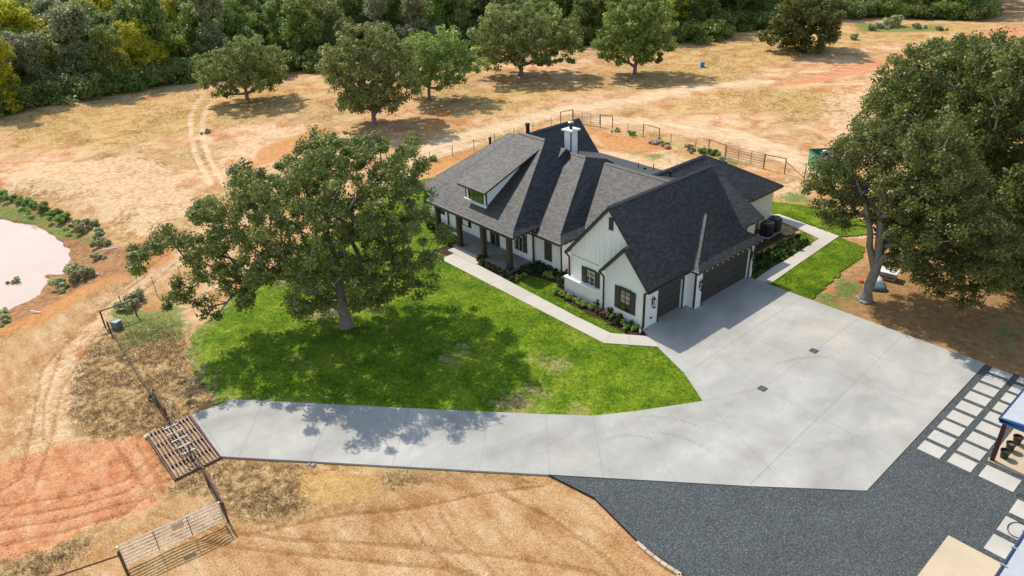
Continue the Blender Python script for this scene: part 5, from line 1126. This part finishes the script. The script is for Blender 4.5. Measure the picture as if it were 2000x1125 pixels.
E_ = [G(1693, 958.8), G(1926, 711.5)]; o = mb.build('steel_edging', [BLACKM]); tag(o, 'thin black edging strip between the dark gravel and bare dirt', 'edging')

# ------------------------------------------------------------------ carport, second building
t = empty('carport', (-5.1, 33.2, 0), 0, 'carport with white corrugated roof, blue trim and a maroon post', 'carport')
def corr(mb, x0, x1, y0, y1, z0, z1, pitch=.23, along='x', m=0):      # corrugated sheet falling along x, ribs across y
    ys = np.arange(y0, y1, pitch/4); zz = [0, .035, .035, 0]
    for i in range(len(ys)-1):
        a_ = zz[i % 4]; b_ = zz[(i+1) % 4]
        mb.face([(x0, ys[i], z0+a_), (x1, ys[i], z1+a_), (x1, ys[i+1], z1+b_), (x0, ys[i+1], z0+b_)], m)
ox, oy = 5.1, -33.2
WHITEM = plain('white_ribbed_steel', (.45, .47, .50), .4, .1, var=.05)
mb = MB(); corr(mb, -5.33+ox, 1.5+ox, 33.0+oy, 42.0+oy, 2.52, 3.3); mb.build('roof_sheet', [WHITEM], t)
mb = MB(); mb.box(-5.36+ox, 1.5+ox, 32.93+oy, 33.02+oy, 2.32, 2.50, 0); mb.beam((-5.36+ox, 32.98+oy, 2.47), (1.5+ox, 32.98+oy, 3.25), .1, .17); mb.build('blue_fascia', [BLUE], t)
mb = MB(); mb.box(-5.42+ox, -5.33+ox, 32.95+oy, 42.0+oy, 2.42, 2.54); mb.build('eave_trim', [DBLUE], t)
mb = MB(); mb.box(-5.24+ox, -5.06+ox, 33.12+oy, 33.3+oy, .02, 2.4); mb.build('post', [MAROON], t); mb = MB(); mb.box(-5.24+ox, -5.06+ox, 41.5+oy, 41.7+oy, .02, 2.4); mb.build('post', [MAROON], t)
mb = MB(); mb.box(-5.3+ox, -4.98+ox, 33.05+oy, 33.36+oy, .0, .03); mb.build('post_base', [CONCT], t)
mb = MB(); mb.box(-5.25, 2.5, 33.08, 42, -.09, .012); o = mb.build('tan_concrete_slab', [CONCT]); tag(o, 'tan stained concrete slab under the blue trimmed carport', 'concrete slab')
t = empty('metal_roof_building', (-2.3, 20, 0), 0, 'metal building with white ribbed roof and navy gutter at the bottom right corner', 'building')
ox, oy = 2.3, -20
mb = MB(); corr(mb, -2.25+ox, 2.3+ox, 15+oy, 26.1+oy, 3.0, 3.5, .2); mb.build('roof_sheet', [WHITEM], t)
mb = MB(); mb.tube([(-2.32+ox, 15+oy, 2.98), (-2.32+ox, 26.15+oy, 2.98)], .06, 8); mb.build('gutter', [DBLUE], t); mb = MB(); mb.box(-2.3+ox, 2.3+ox, 26.08+oy, 26.16+oy, 2.8, 3.02); mb.build('gable_trim', [DBLUE], t)
mb = MB(); mb.box(-1.7+ox, 2.2+ox, 15.2+oy, 25.9+oy, 0, 2.9); mb.build('wall', [plain('tan_steel_wall', (.5, .45, .36), .5)], t)
for k in range(9):
    mb = MB(); mb.box(-2.42+ox, -2.22+ox, 17.0+k*1.1+oy, 17.04+k*1.1+oy, 2.98, 3.06); mb.build('gutter_strap', [WHITEM], t)
for k, (x, y, lb) in enumerate([(-4.86, 33.8, 'black nursery pot of soil nearest the maroon post'), (-4.86, 34.55, 'middle black nursery pot with pale stones on the tan slab'), (-4.8, 35.3, 'empty black nursery pot farthest under the carport edge')]):
    t = empty('plant_pot', (x, y, .014), 0, lb, 'pot', 'black pots on the tan slab'); mb = MB(); h = .42; prof = [(.15, 0), (.2, h*.9), (.225, h*.9), (.225, h), (.19, h), (.18, h*.75)]
    for (r0, z0), (r1, z1) in zip(prof[:-1], prof[1:]): mb.tube([(0, 0, z0), (0, 0, z1+1e-4)], [r0, r1], 18, cap=False)
    mb.tube([(0, 0, .0), (0, 0, .01)], .15, 18); mb.build('pot_shell', [POTB], t, smooth=True); mb = MB(); mb.tube([(0, 0, h*.7), (0, 0, h*.75)], .185, 16); mb.build('soil', [SOIL], t)
    if k == 1: 
        mb = MB()
        for q in range(14): a_ = q*2.4; rr_ = .14*math.sqrt(q/14); mb.box(rr_*math.cos(a_)-.015, rr_*math.cos(a_)+.015, rr_*math.sin(a_)-.015, rr_*math.sin(a_)+.015, h*.75, h*.75+.03)
        mb.build('stones', [CONCW], t)
mb = MB(); pts = [(-3.62, 31.55, -.01), (-3.5, 31.72, .04), (-3.2, 31.75, .02), (-2.9, 31.5, .02), (-2.6, 31.0, .02)]
mb.tube(pts, .018, 6); o = mb.build('garden_hose', [HOSE]); tag(o, 'short end of black hose on the gravel near the long paver', 'hose'); mb = MB(); mb.tube([(-2.9+.35*math.cos(a_), 29.4+.5*math.sin(a_), .03) for a_ in np.linspace(.6, 5.2, 22)], .016, 6)
o = mb.build('garden_hose', [HOSE]); tag(o, 'thin black hose curling over the pavers by the second building', 'hose')

# ------------------------------------------------------------------ cattle guard, gates and fences
t = empty('cattle_guard', (-33.4, 5.2, 0), 0, 'rusty steel pipe cattle guard set in the ground at the end of the concrete drive', 'cattle guard')
gx0, gx1, gy0, gy1 = -35.75-(-33.4), -31.15-(-33.4), 4.05-5.2, 6.25-5.2
mb = MB(); mb.box(gx0, gx1, gy0, gy1, -.32, -.30); mb.build('pit_floor', [MULCH], t)
for k in range(12): y = gy0+.08+(gy1-gy0-.16)*k/11; mb = MB(); mb.beam((gx0, y, .0), (gx1, y, .0), .07, .07); mb.build('bar', [RUSTL], t)
for k in range(5): x = gx0+.06+(gx1-gx0-.12)*k/4; mb = MB(); mb.beam((x, gy0, -.09), (x, gy1, -.09), .1, .09); mb.build('cross_beam', [RUST], t)
for y in (gy0-.04, gy1+.04): mb = MB(); mb.beam((gx0-.05, y, -.02), (gx1+.05, y, -.02), .06, .14); mb.build('edge_rail', [RUST], t)
t = empty('guard_wing_frame', (-33.4, 5.15, 0), 0, 'pale welded pipe frame with cross arms standing along the middle of the cattle guard', 'fence frame')
mb = MB(); mb.tube([(-1.7, 0, .42), (1.55, 0, .42)], .06, 8); mb.build('spine_pipe', [GALVP], t)
for k, x in enumerate((-1.45, -.8, -.1, .6, 1.25)):
    mb = MB(); mb.beam((x, -.42, .42), (x, .42, .42), .06); mb.build('cross_arm', [GALVP], t)
    if k in (0, 3, 4):
        for s_ in (-1, 1): mb = MB(); mb.beam((x, s_*.4, .42), (x+.22, s_*.06, .95), .04); mb.build('brace', [GALVP], t)
for x in (-1.6, 1.5): mb = MB(); mb.tube([(x, 0, -.05), (x, 0, 1.0)], .05, 8); mb.build('end_post', [RUST], t)

def post_between(base, top, mat=RUST, r=.055):
    b = G3(*base); h = None; best = 9
    for z in np.arange(.2, 2.6, .02):
        q = proj((b[0], b[1], z)); 
        if abs(q[1]-top[1]) < best: best = abs(q[1]-top[1]); h = z
    return b, h
def pipe_post(base_px, h, name, label, group, mat=RUST, r=.055, lean=(0, 0)):
    x, y = G(*base_px); z0 = zg(x, y); t = None; mb = MB(); mb.tube([(0, 0, -.3), (lean[0], lean[1], h), (lean[0], lean[1], h+.02)], [r, r, r*.6], 8)
    o = mb.build(name, [mat]); o.location = (x, y, z0); return tag(o, label, 'post', group)
def brace_panel(bl, br, h, label, group, rails=(1.0,), mat=RUST, r=.055, diag=False):
    a = np.array(G(*bl)); b = np.array(G(*br)); z0 = zg(*a); t = empty('fence_brace', (a[0], a[1], z0), 0, label, 'fence', group); e = b-a; dz = zg(*b)-z0
    for q, hh in ((np.zeros(2), 0), (e, dz)): mb = MB(); mb.tube([(q[0], q[1], hh-.2), (q[0], q[1], hh+h)], r, 8); mb.build('post', [mat], t)
    for f_ in rails: mb = MB(); mb.tube([(0, 0, h*f_-.05), (e[0], e[1], dz+h*f_-.05)], r*.8, 8); mb.build('rail', [mat], t)
    if diag: mb = MB(); mb.tube([(0, 0, h*.95), (e[0], e[1], dz+.15)], r*.7, 8); mb.build('diagonal', [mat], t)
    return t
def pipe_gate(bl, br, h, bars, label, mat, ups=2, r=.024, z0=None, plate=False):
    a = np.array(G(*bl)); b = np.array(G(*br)); z0 = zg(*a) if z0 is None else z0; t = empty('pipe_gate', (a[0], a[1], z0), 0, label, 'gate', 'pipe gates'); e = b-a; dz = zg(*b)-zg(*a)
    for k in range(bars):
        z = .18+(h-.18)*(k/(bars-1))**1.0; mb = MB(); mb.tube([(0, 0, z), (e[0], e[1], z+dz)], r, 8); mb.build('bar', [mat], t)
    for q in (0, 1): mb = MB(); mb.tube([(*(e*q), .18+dz*q), (*(e*q), h+dz*q)], r*1.1, 8); mb.build('frame_upright', [mat], t)
    for k in range(1, ups+1): q = k/(ups+1); mb = MB(); mb.beam((*(e*q), .18+dz*q), (*(e*q), h+dz*q), .03, .05); mb.build('upright', [RUST if not plate else BLACKM], t)
    if plate:
        q0, q1 = .50, .62; mb = MB(); n_ = np.array([-e[1], e[0]])/np.linalg.norm(e)*.03
        mb.wallf([(*(e*q0+n_*-1), h-.42), (*(e*q1-n_), h-.42), (*(e*q1-n_), h-.14), (*(e*q0-n_), h-.14)]); mb.wallf([(*(e*q1+n_*-.8), h-.42), (*(e*q0-n_*.8), h-.42), (*(e*q0-n_*.8), h-.14), (*(e*q1-n_*.8), h-.14)]); mb.build('blank_plate', [STEEL], t)
    return t
NETM = plain('weathered_wire', (.16, .14, .12), .7, .3)
def wire_net(pa, pb, h, label, group=None, posts=0, rows=5, z=None, mat=NETM, step=.5, rad_=.007):
    a = np.array(G(*pa)); b = np.array(G(*pb)); L = np.linalg.norm(b-a); z0 = zg(*a); t = empty('wire_fence', (a[0], a[1], z0), 0, label, 'fence', group); e = b-a; mb = MB(); n = max(2, int(L/1.2)); wob = [rp.uniform(-.06, .06) for _ in range(n+1)]
    nv = np.array([-e[1], e[0]])/L
    for k in range(rows):
        zz = .06+(h-.06)*k/(rows-1); pts = []
        for i in range(n+1):
            q = e*i/n+nv*wob[i]*(.3+zz); pts.append((q[0], q[1], zz+zg(*(a+e*i/n))-z0))
        mb.tube(pts, rad_, 4, cap=False)
    m2 = MB()
    if step:
        for s_ in np.arange(0, L, step):
            q = e*s_/L; zz = zg(*(a+q))-z0; m2.beam((q[0], q[1], zz+.05), (q[0], q[1], zz+h), rad_*1.6)
    mb.build('wires', [mat], t)
    if step: m2.build('stays', [mat], t)
    for k in range(posts):
        q = e*(k+.5)/posts; zz = zg(*(a+q))-z0; m3 = MB(); m3.beam((q[0], q[1], zz-.3), (q[0]+rp.uniform(-.03, .03), q[1], zz+h+.12), .045); m3.build('t_post', [RUST], t)
    return t
brace_panel((205, 636), (266.5, 614), 1.25, 'rusty pipe fence brace on the grass edge near the pond', None)
pipe_post((243, 605), 1.2, 'fence_post', 'thin rusty post behind the fence brace near the pond', None, r=.03, lean=(-.1, -.05))
pipe_post((306.5, 574), 1.5, 't_post', 'thin leaning fence stake beyond the brace, beneath the oak branch tips', None, r=.022, lean=(-.12, 0)); pipe_post((353, 540), 1.0, 't_post', 'thin fence stake hidden among the lowest left oak branches', None, r=.022)
pipe_post((216.5, 650), .95, 'fence_post', 'short dark fence corner post beside the white capped pipe', None)
pipe_post((212.5, 640), .8, 'capped_pipe', 'slim white capped pipe beside the small utility box', None, WHITEP, .035); pipe_post((333, 800), .75, 'capped_pipe', 'small white capped pipe near the cattle guard', None, WHITEP, .04)
wire_net((217, 650), (308, 793), .75, 'low sagging wire mesh fence between the dry weeds and the lawn side', None, 0)
brace_panel((309, 792), (331, 828), 1.25, 'rusty brace at the upper end of the cattle guard', 'rusty braces at the cattle guard', rails=(.95,), diag=True)
wire_net((384, 903), (436, 985), .9, 'wire mesh fence between the cattle guard and the foreground gate', None)
brace_panel((408, 948), (445, 1016), 1.25, 'rusty brace between the cattle guard and the silver gate', 'rusty braces at the cattle guard', rails=(.97,), diag=True)
pipe_post((249.5, 1121), 1.45, 'gate_post', 'dark rusty post at the left end of the silver gate', None, r=.06); 
pipe_gate((246, 1107), (438.5, 1019), 1.3, 7, 'silver tube farm gate with a small blank plate in the foreground', STEEL, 2, .028, plate=True)
a_ = np.array(G(251, 1123)); b_ = np.array(G(118, 1165)); t = empty('rail_fence', (a_[0], a_[1], zg(*a_)), 0, 'single dark pipe rail running left from the silver gate', 'fence'); e_ = b_-a_
mb = MB(); mb.tube([(0, 0, 1.3), (e_[0], e_[1], 1.2)], .04, 8); mb.build('rail', [RUST], t); mb = MB(); mb.tube([(e_[0], e_[1], -.2), (e_[0], e_[1], 1.25)], .05, 8); mb.build('post', [RUST], t)
# rear pasture fence
g_ = 'fence braces behind the house'
brace_panel((1095, 241), (1118.6, 236), 1.55, 'brown pipe brace left of the pale gate behind the chimney', g_, mat=RUST, r=.05); pipe_gate((1120, 237), (1171, 245), 1.45, 6, 'pale tube gate seen beyond the chimney', GALVP, 2, .03); brace_panel((1172.5, 246), (1196, 250), 1.55, 'brown pipe brace right of the pale gate behind the chimney', g_, r=.05)
brace_panel((1256, 266), (1287, 275), 1.55, 'brown pipe brace alone in the middle of the rear fence line', g_, r=.05); brace_panel((1383.5, 298), (1415.5, 309.5), 1.55, 'brown pipe brace left of the right rear gate', g_, r=.05)
pipe_gate((1417.5, 310), (1490.5, 327.5), 1.5, 6, 'pale tube gate above the rear right roof corner', GALVP, 2, .03); brace_panel((1491.5, 328.5), (1532, 337.5), 1.55, 'brown pipe brace right of the right rear gate', g_, r=.05); brace_panel((1532, 337.5), (1571, 349), 1.3, 'last pipe brace sloping down toward the big oaks', g_, r=.045, diag=True, rails=())
WG = 'wire fences of the rear pasture'
wire_net((1197, 250), (1256, 266), 1.1, 'wire fence between the first pale gate and the middle brace', WG, 1, 4, step=0); wire_net((1287, 275), (1383, 298), 1.1, 'wire fence between the middle brace and the right rear gate', WG, 2, 4, step=0)
wire_net((818, 322), (1094, 241), 1.1, 'long wire fence beside the dirt track behind the left roof', WG, 7, 4, step=0)
# small things
x, y = G(229, 638); t = empty('utility_box', (x, y, zg(x, y)), .5, 'small teal grey utility box on the grass by the rusty brace', 'utility box'); mb = MB(); mb.box(-.28, .28, -.22, .22, 0, .5); mb.build('cabinet', [TANK], t, bevel=.02); mb = MB(); mb.box(-.3, .3, -.24, .24, .5, .56); mb.build('lid', [plain('box_lid_grey', (.22, .27, .30), .5)], t, bevel=.015)
for k, (pa, pb, lb) in enumerate([((202, 491), (229, 486), 'longer white plastic pipe lying on the muddy bank'), ((173, 537), (196, 541), 'thin white pipe lying below the small sage bush'), ((62, 611), (82, 614), 'short white pipe lying near the lower shore of the pond')]):
    a_ = G3(*pa, z=-.2); b_ = G3(*pb, z=-.2); mb = MB(); o0 = Vector(a_); mb.tube([(0, 0, .08), (b_[0]-a_[0], b_[1]-a_[1], .08)], .07 if k == 0 else .045, 10); o = mb.build('plastic_pipe', [WHITEP], smooth=False); o.location = (a_[0], a_[1], max(zg(a_[0], a_[1]), zg(b_[0], b_[1]))); tag(o, lb, 'pipe', 'loose white pipes on the bank')
x, y = G(1612, 329); t = empty('dumpster', (x, y, zg(x, y)), math.atan2(-x, y)*0+R(-40), 'open green steel dumpster heaped with rubbish behind the big oaks', 'dumpster')
mb = MB(); 
for a_, b_ in (((-1.6, -1.1), (1.6, -1.1)), ((1.6, -1.1), (1.6, 1.1)), ((1.6, 1.1), (-1.6, 1.1)), ((-1.6, 1.1), (-1.6, -1.1))): mb.beam((*a_, .8), (*b_, .8), .06, 1.5)
mb.box(-1.6, 1.6, -1.1, 1.1, .05, .1); mb.build('bin_body', [GREENM], t)
mb = MB()
for a_, b_ in (((-1.65, -1.15), (1.65, -1.15)), ((1.65, -1.15), (1.65, 1.15)), ((1.65, 1.15), (-1.65, 1.15)), ((-1.65, 1.15), (-1.65, -1.15))): mb.beam((*a_, 1.55), (*b_, 1.55), .12, .1)
mb.build('rim', [plain('dark_bin_rim', (.05, .07, .05), .6)], t)
for k in range(14):
    mb = MB(); s_ = rp.uniform(.2, .5); mb.box(-s_, s_, -s_*.6, s_*.6, -s_*.3, s_*.3); o = mb.build('rubbish', [[WHITEP, POTB, WOODB, NAVYC][k % 4]], t, bevel=.04); o.location = (rp.uniform(-1.1, 1.1), rp.uniform(-.7, .7), 1.35+rp.uniform(0, .2)); o.rotation_euler = (rp.uniform(-.6, .6), rp.uniform(-.6, .6), rp.uniform(0, 3))
x, y = G(1372, 127); mb = MB(); mb.tube([(0, 0, 0), (0, 0, .05), (0, 0, .4), (0, 0, .75), (0, 0, .8)], [.3, .34, .36, .34, .28], 16); o = mb.build('blue_barrel', [BLUEP], smooth=True); o.location = (x, y, zg(x, y)); tag(o, 'small bright blue barrel alone in the far dry field', 'barrel')
x, y = G(1733, 541); t = empty('crate_table', (x, y, -.1), R(10), 'square wooden crate with a white top and small potted plants under the right oak', 'crate')
mb = MB(); mb.box(-.62, .62, -.45, .45, .55, .62); mb.build('top_board', [WHITEP], t, bevel=.01)
for i in (-1, 1):
    for j in (-1, 1): mb = MB(); mb.box(i*.52-.04, i*.52+.04, j*.36-.04, j*.36+.04, 0, .55); mb.build('leg', [WOODB], t)
for j in (-1, 1):
    mb = MB(); mb.box(-.56, .56, j*.40-.015, j*.40+.015, .05, .2); mb.box(-.56, .56, j*.40-.015, j*.40+.015, .32, .47); mb.beam((-.5, j*.41, .1), (.5, j*.41, .5), .03, .08, up=(0, 1, 0)); mb.build('side_slats', [WOODB], t)
mb = MB(); mb.box(-.56, -.53, -.38, .38, .05, .5); mb.box(.53, .56, -.38, .38, .05, .5); mb.build('end_panels', [WOODB], t)
for k, (qx, qy) in enumerate(((-.2, .1), (.1, .15), (.15, -.12))):
    pt = empty('potted_plant', (x+qx*math.cos(R(10)), y+qx*math.sin(R(10))+qy, .522), 0, ['small potted plant at the back left of the white crate top', 'small potted plant at the back of the white crate top', 'small potted plant at the front of the white crate top'][k], 'potted plant', 'small plants on the crate'); mb = MB(); mb.tube([(0, 0, 0), (0, 0, .12)], [.05, .07], 10); mb.build('pot_shell', [POTB], pt); leaves('foliage', np.array([(0, 0, .2)]), np.array([.12]), 40, .07, L_BUSH, pt, 50+k)
def lump(px, r, mat, name, label, cat, grp=None, sq=.6, z=-.1, seed=1):
    x, y = G(*px); bm = bmesh_ball(r, sq, seed); o = bpy.data.objects.new(name, bm); COL.objects.link(o); bm.materials.append(mat); o.location = (x, y, z+r*sq*.75); return tag(o, label, cat, grp)
def bmesh_ball(r, sq, seed):
    rs = np.random.RandomState(seed); import bmesh
    b = bmesh.new(); bmesh.ops.create_icosphere(b, subdivisions=3, radius=1); ph = rs.uniform(0, 6, 6)
    for v in b.verts:
        c = v.co; k = 1+.16*math.sin(3*c.x+ph[0])*math.sin(3.3*c.y+ph[1])+.10*math.sin(7*c.y+ph[2])*math.sin(6*c.z+ph[3]+5*c.x); v.co = (c.x*r*k, c.y*r*k, max(c.z, -.8)*r*sq*k)
    me = bpy.data.meshes.new('lump'); b.to_mesh(me); b.free(); me.polygons.foreach_set('use_smooth', [True]*len(me.polygons)); return me
lump((1712, 551), .42, WHITEP, 'plastic_sack', 'white plastic sack beside the crate under the right oak', 'sack', None, .7, seed=2); lump((1716, 562), .5, NAVYC, 'cloth_bundle', 'crumpled navy cloth bundle near the foot of the right oak', 'cloth', None, .4, seed=3); lump((1703, 560), .25, REDC, 'cloth_bundle', 'red cloth crumpled between the navy bundle and the oak trunk', 'cloth', None, .4, seed=4); lump((1682, 548), .17, REDC, 'cloth_scrap', 'small red scrap on the grass left of the oak trunk', 'cloth', None, .4, seed=5)
lump((1731, 499), .3, STEEL, 'metal_scrap', 'grey metal scrap on the dirt behind the crate', 'scrap', None, .5, seed=6)
STONE = plain('field_stone', (.30, .27, .24), .9, var=.25)
for k, p in enumerate([(1680, 584), (1684, 588), (1676, 580), (1690, 590)]): lump(p, .17, STONE, 'stone', 'grey stone at the foot of the forked oak', 'stone', 'stones at the foot of the forked oak', .6, seed=10+k)
for k, p in enumerate([(1272, 278), (1280, 280), (1290, 278), (1296, 283), (1303, 288), (1285, 274)]): lump(p, .38, STONE if k % 2 else plain('clay_clod', (.45, .2, .1), .95), 'rubble_lump', 'lump of clay and rubble below the middle rear brace', 'rubble', 'rubble lumps below the middle rear brace', .6, z=-.12, seed=20+k)
for k, p in enumerate([(604, 904), (612, 906)]): lump(p, .10+.03*(k % 2), STONE, 'stone', 'grey stone at the lower edge of the driveway', 'stone', 'stones at the lower driveway edge', .6, z=-.14, seed=30+k)
mb = MB()
for k in range(3): mb.tube([(.3*math.cos(a_)+k*.06, .24*math.sin(a_), .04+k*.05) for a_ in np.linspace(0, 2*math.pi, 22)], .028, 6)
x, y = G(297, 775); o = mb.build('cable_coil', [HOSE]); o.location = (x, y, zg(x, y)); tag(o, 'coil of dark cable in the dry weeds by the cattle guard', 'coil')
lump((287, 851), .16, CONCW, 'concrete_block', 'pale concrete chunk at the left corner of the cattle guard', 'block', None, .6, seed=41); x, y = G(110, 905)

# ------------------------------------------------------------------ grass and weeds
def blades(name, Q, z, hmin, hmax, wd, mat, label, cat, seed=0, lean=.5, tint=None):
    rs = np.random.RandomState(seed); n = len(Q); a = rs.uniform(0, 2*math.pi, n); h = rs.uniform(hmin, hmax, n); w_ = wd*rs.uniform(.6, 1.4, n); b = np.column_stack([Q, z]); s = np.column_stack([np.cos(a), np.sin(a), np.zeros(n)])*w_[:, None]
    tp = b+np.column_stack([rs.normal(0, lean, n)*h, rs.normal(0, lean, n)*h, h]); V = np.stack([b-s, b+s, tp], 1).reshape(-1, 3); t = rs.rand(n) if tint is None else np.clip(tint+rs.normal(0, .2, n), 0, 1)
    o = quads_object(name, V, mat, np.repeat(t, 3), None, 3); return tag(o, label, cat, kind='stuff')
rs = np.random.RandomState(77)
def rnd_in(poly, n, rag=0.0, m=0):
    x0, y0 = poly.min(0); x1, y1 = poly.max(0); Q = rs.uniform((x0, y0), (x1, y1), (int(n), 2)); s = sdf(Q, poly)+vnoise(Q, .5, 1)*.22*rag+vnoise(Q, 1.7, 2)*.22*rag; return Q[s < m]
Q = np.concatenate([rnd_in(LAWN_MAIN, 330000, 1), rnd_in(LAWN_STRIP, 16000, 1, -.03), rnd_in(LAWN_EAST, 16000, 1), rnd_in(LAWN_BED, 12000, 1), rnd_in(LAWN_BACK, 9000, 1)])
kp = (sdf(Q, np.array(WALK)) > -.02) & (sdf(Q, np.array(DRIVE)) > -.02) & (sdf(Q, np.array(BACKWALK)) > -.02); Q = Q[kp]; dr_ = np.zeros(len(Q))
for p, r_, k_ in DRYSPOTS: c = G(*p); dr_ = np.maximum(dr_, k_*np.exp(-((Q[:, 0]-c[0])**2+(Q[:, 1]-c[1])**2)/(2*(r_*.75)**2)))
sL_ = sdf(Q, LAWN_MAIN); dr_ = np.maximum(dr_, np.clip(.8+sL_*.35, 0, .8)*np.clip((-29-Q[:, 0])/3, 0, 1)*(Q[:, 1] < 27)*(sL_ < 0)); keep = rs.rand(len(Q)) > dr_*1.1; Q = Q[keep]; tn = .5+vnoise(Q, 1.3, 3)*.7+vnoise(Q, .35, 5)*.5
blades('lawn_grass', Q, np.full(len(Q), -.045), .03, .085, .016, L_GRASS, 'short bright green turf grass covering the lawns', 'grass', 5, .6, tn)
def interp_w(wt, Q):
    W = wt.reshape(nx, ny); i = np.clip(np.searchsorted(gx, Q[:, 0])-1, 0, nx-2); j = np.clip(np.searchsorted(gy, Q[:, 1])-1, 0, ny-2); return W[i, j]
Q = rs.uniform((-70, -4), (-12, 32), (420000, 2)); pr = np.clip(interp_w(weed, Q)*1.3-.1-interp_w(sand, Q)-interp_w(red, Q), 0, 1)*.9+.004; pr *= np.clip(vnoise(Q, 1.1, 14)*2.2+.75, .05, 1)
ok = (rs.rand(len(Q)) < pr)
for ex in (np.array(DRIVE), np.array(GRAV), LAWN_MAIN, POND): ok &= sdf(Q, ex) > .1
ok &= ~((Q[:, 0] > -35.9) & (Q[:, 0] < -31) & (Q[:, 1] > 3.9) & (Q[:, 1] < 6.4)); Q = Q[ok]
blades('dry_weeds', Q, height(Q)-.02, .06, .24, .018, L_DRY, 'dry brown weeds and straw grass over the bare ground', 'weeds', 6, .7)
Q = rs.uniform((-70, -4), (-12, 62), (300000, 2)); pr = np.clip(interp_w(green, Q)*1.2-.1, 0, 1)*.55*np.clip(vnoise(Q, .9, 15)*2+.6, 0, 1); ok = rs.rand(len(Q)) < pr
for ex in (np.array(DRIVE), np.array(GRAV), POND, LAWN_MAIN): ok &= sdf(Q, ex) > .05
Q = Q[ok]; blades('green_weeds', Q, height(Q)-.02, .07, .22, .02, leaf_mat('green_weed_blade', (.06, .11, .02), (.15, .22, .05), (.30, .36, .11), .3, .7), 'patchy green weeds on the pond bank and beside the lawn', 'weeds', 7, .6)
Q = rs.uniform((-125, 5), (-25, 130), (260000, 2)); pr = np.clip(.05+interp_w(gold, Q)*.42-interp_w(sand, Q)*1.2-interp_w(red, Q)-interp_w(pale, Q)*.5, 0, 1)*np.clip(vnoise(Q, 4, 16)*2.4+.5, .03, 1); ok = rs.rand(len(Q)) < pr*(1-interp_w(track, Q))
for ex in (LAWN_MAIN, POND, HX0, np.array(DRIVE), LAWN_EAST, LAWN_BACK): ok &= sdf(Q, ex) > .4
Q = Q[ok]; blades('field_grass', Q, height(Q)-.02, .10, .32, .035, L_DRY, 'dry golden grass of the open field behind the house', 'grass', 8, .6)

# drip edges that catch the light along the front eaves
DRIP = plain('pale_drip_edge', (.42, .42, .41), .4)
for a_, b_ in (((-46.55, 29.83, 3.045), (-35.5, 29.83, 3.045)), ((-49.85, 31.58, 2.845), (-46.8, 31.58, 2.845)), ((-36.15, 31.94, 2.695), (-32.79, 31.94, 2.695)), ((-25.0, 34.63, 2.925), (-23.03, 34.63, 2.925))):
    mb = MB(); mb.beam(a_, b_, .03, .035); HB(mb, 'drip_edge', DRIP)
# loose clods and pebbles on the bare dirt
rs = np.random.RandomState(99); Q = rs.uniform((-75, -5), (-12, 30), (60000, 2)); pr = np.clip(interp_w(sand, Q)*.25+interp_w(red, Q)*.5+interp_w(orange, Q)*.4+interp_w(mud, Q)*.5+interp_w(mound, Q)*.9+.03, 0, 1)*.45; ok = rs.rand(len(Q)) < pr
for ex in (np.array(DRIVE), np.array(GRAV), LAWN_MAIN, POND): ok &= sdf(Q, ex) > .05
Q = Q[ok]; blades('loose_clods', Q, height(Q)-.03, .04, .09, .035, plain('clay_clod_soil', (.48, .28, .14), .95, var=.35, scale=9), 'loose clods and pebbles scattered over the bare dirt', 'pebbles', 9, .25)
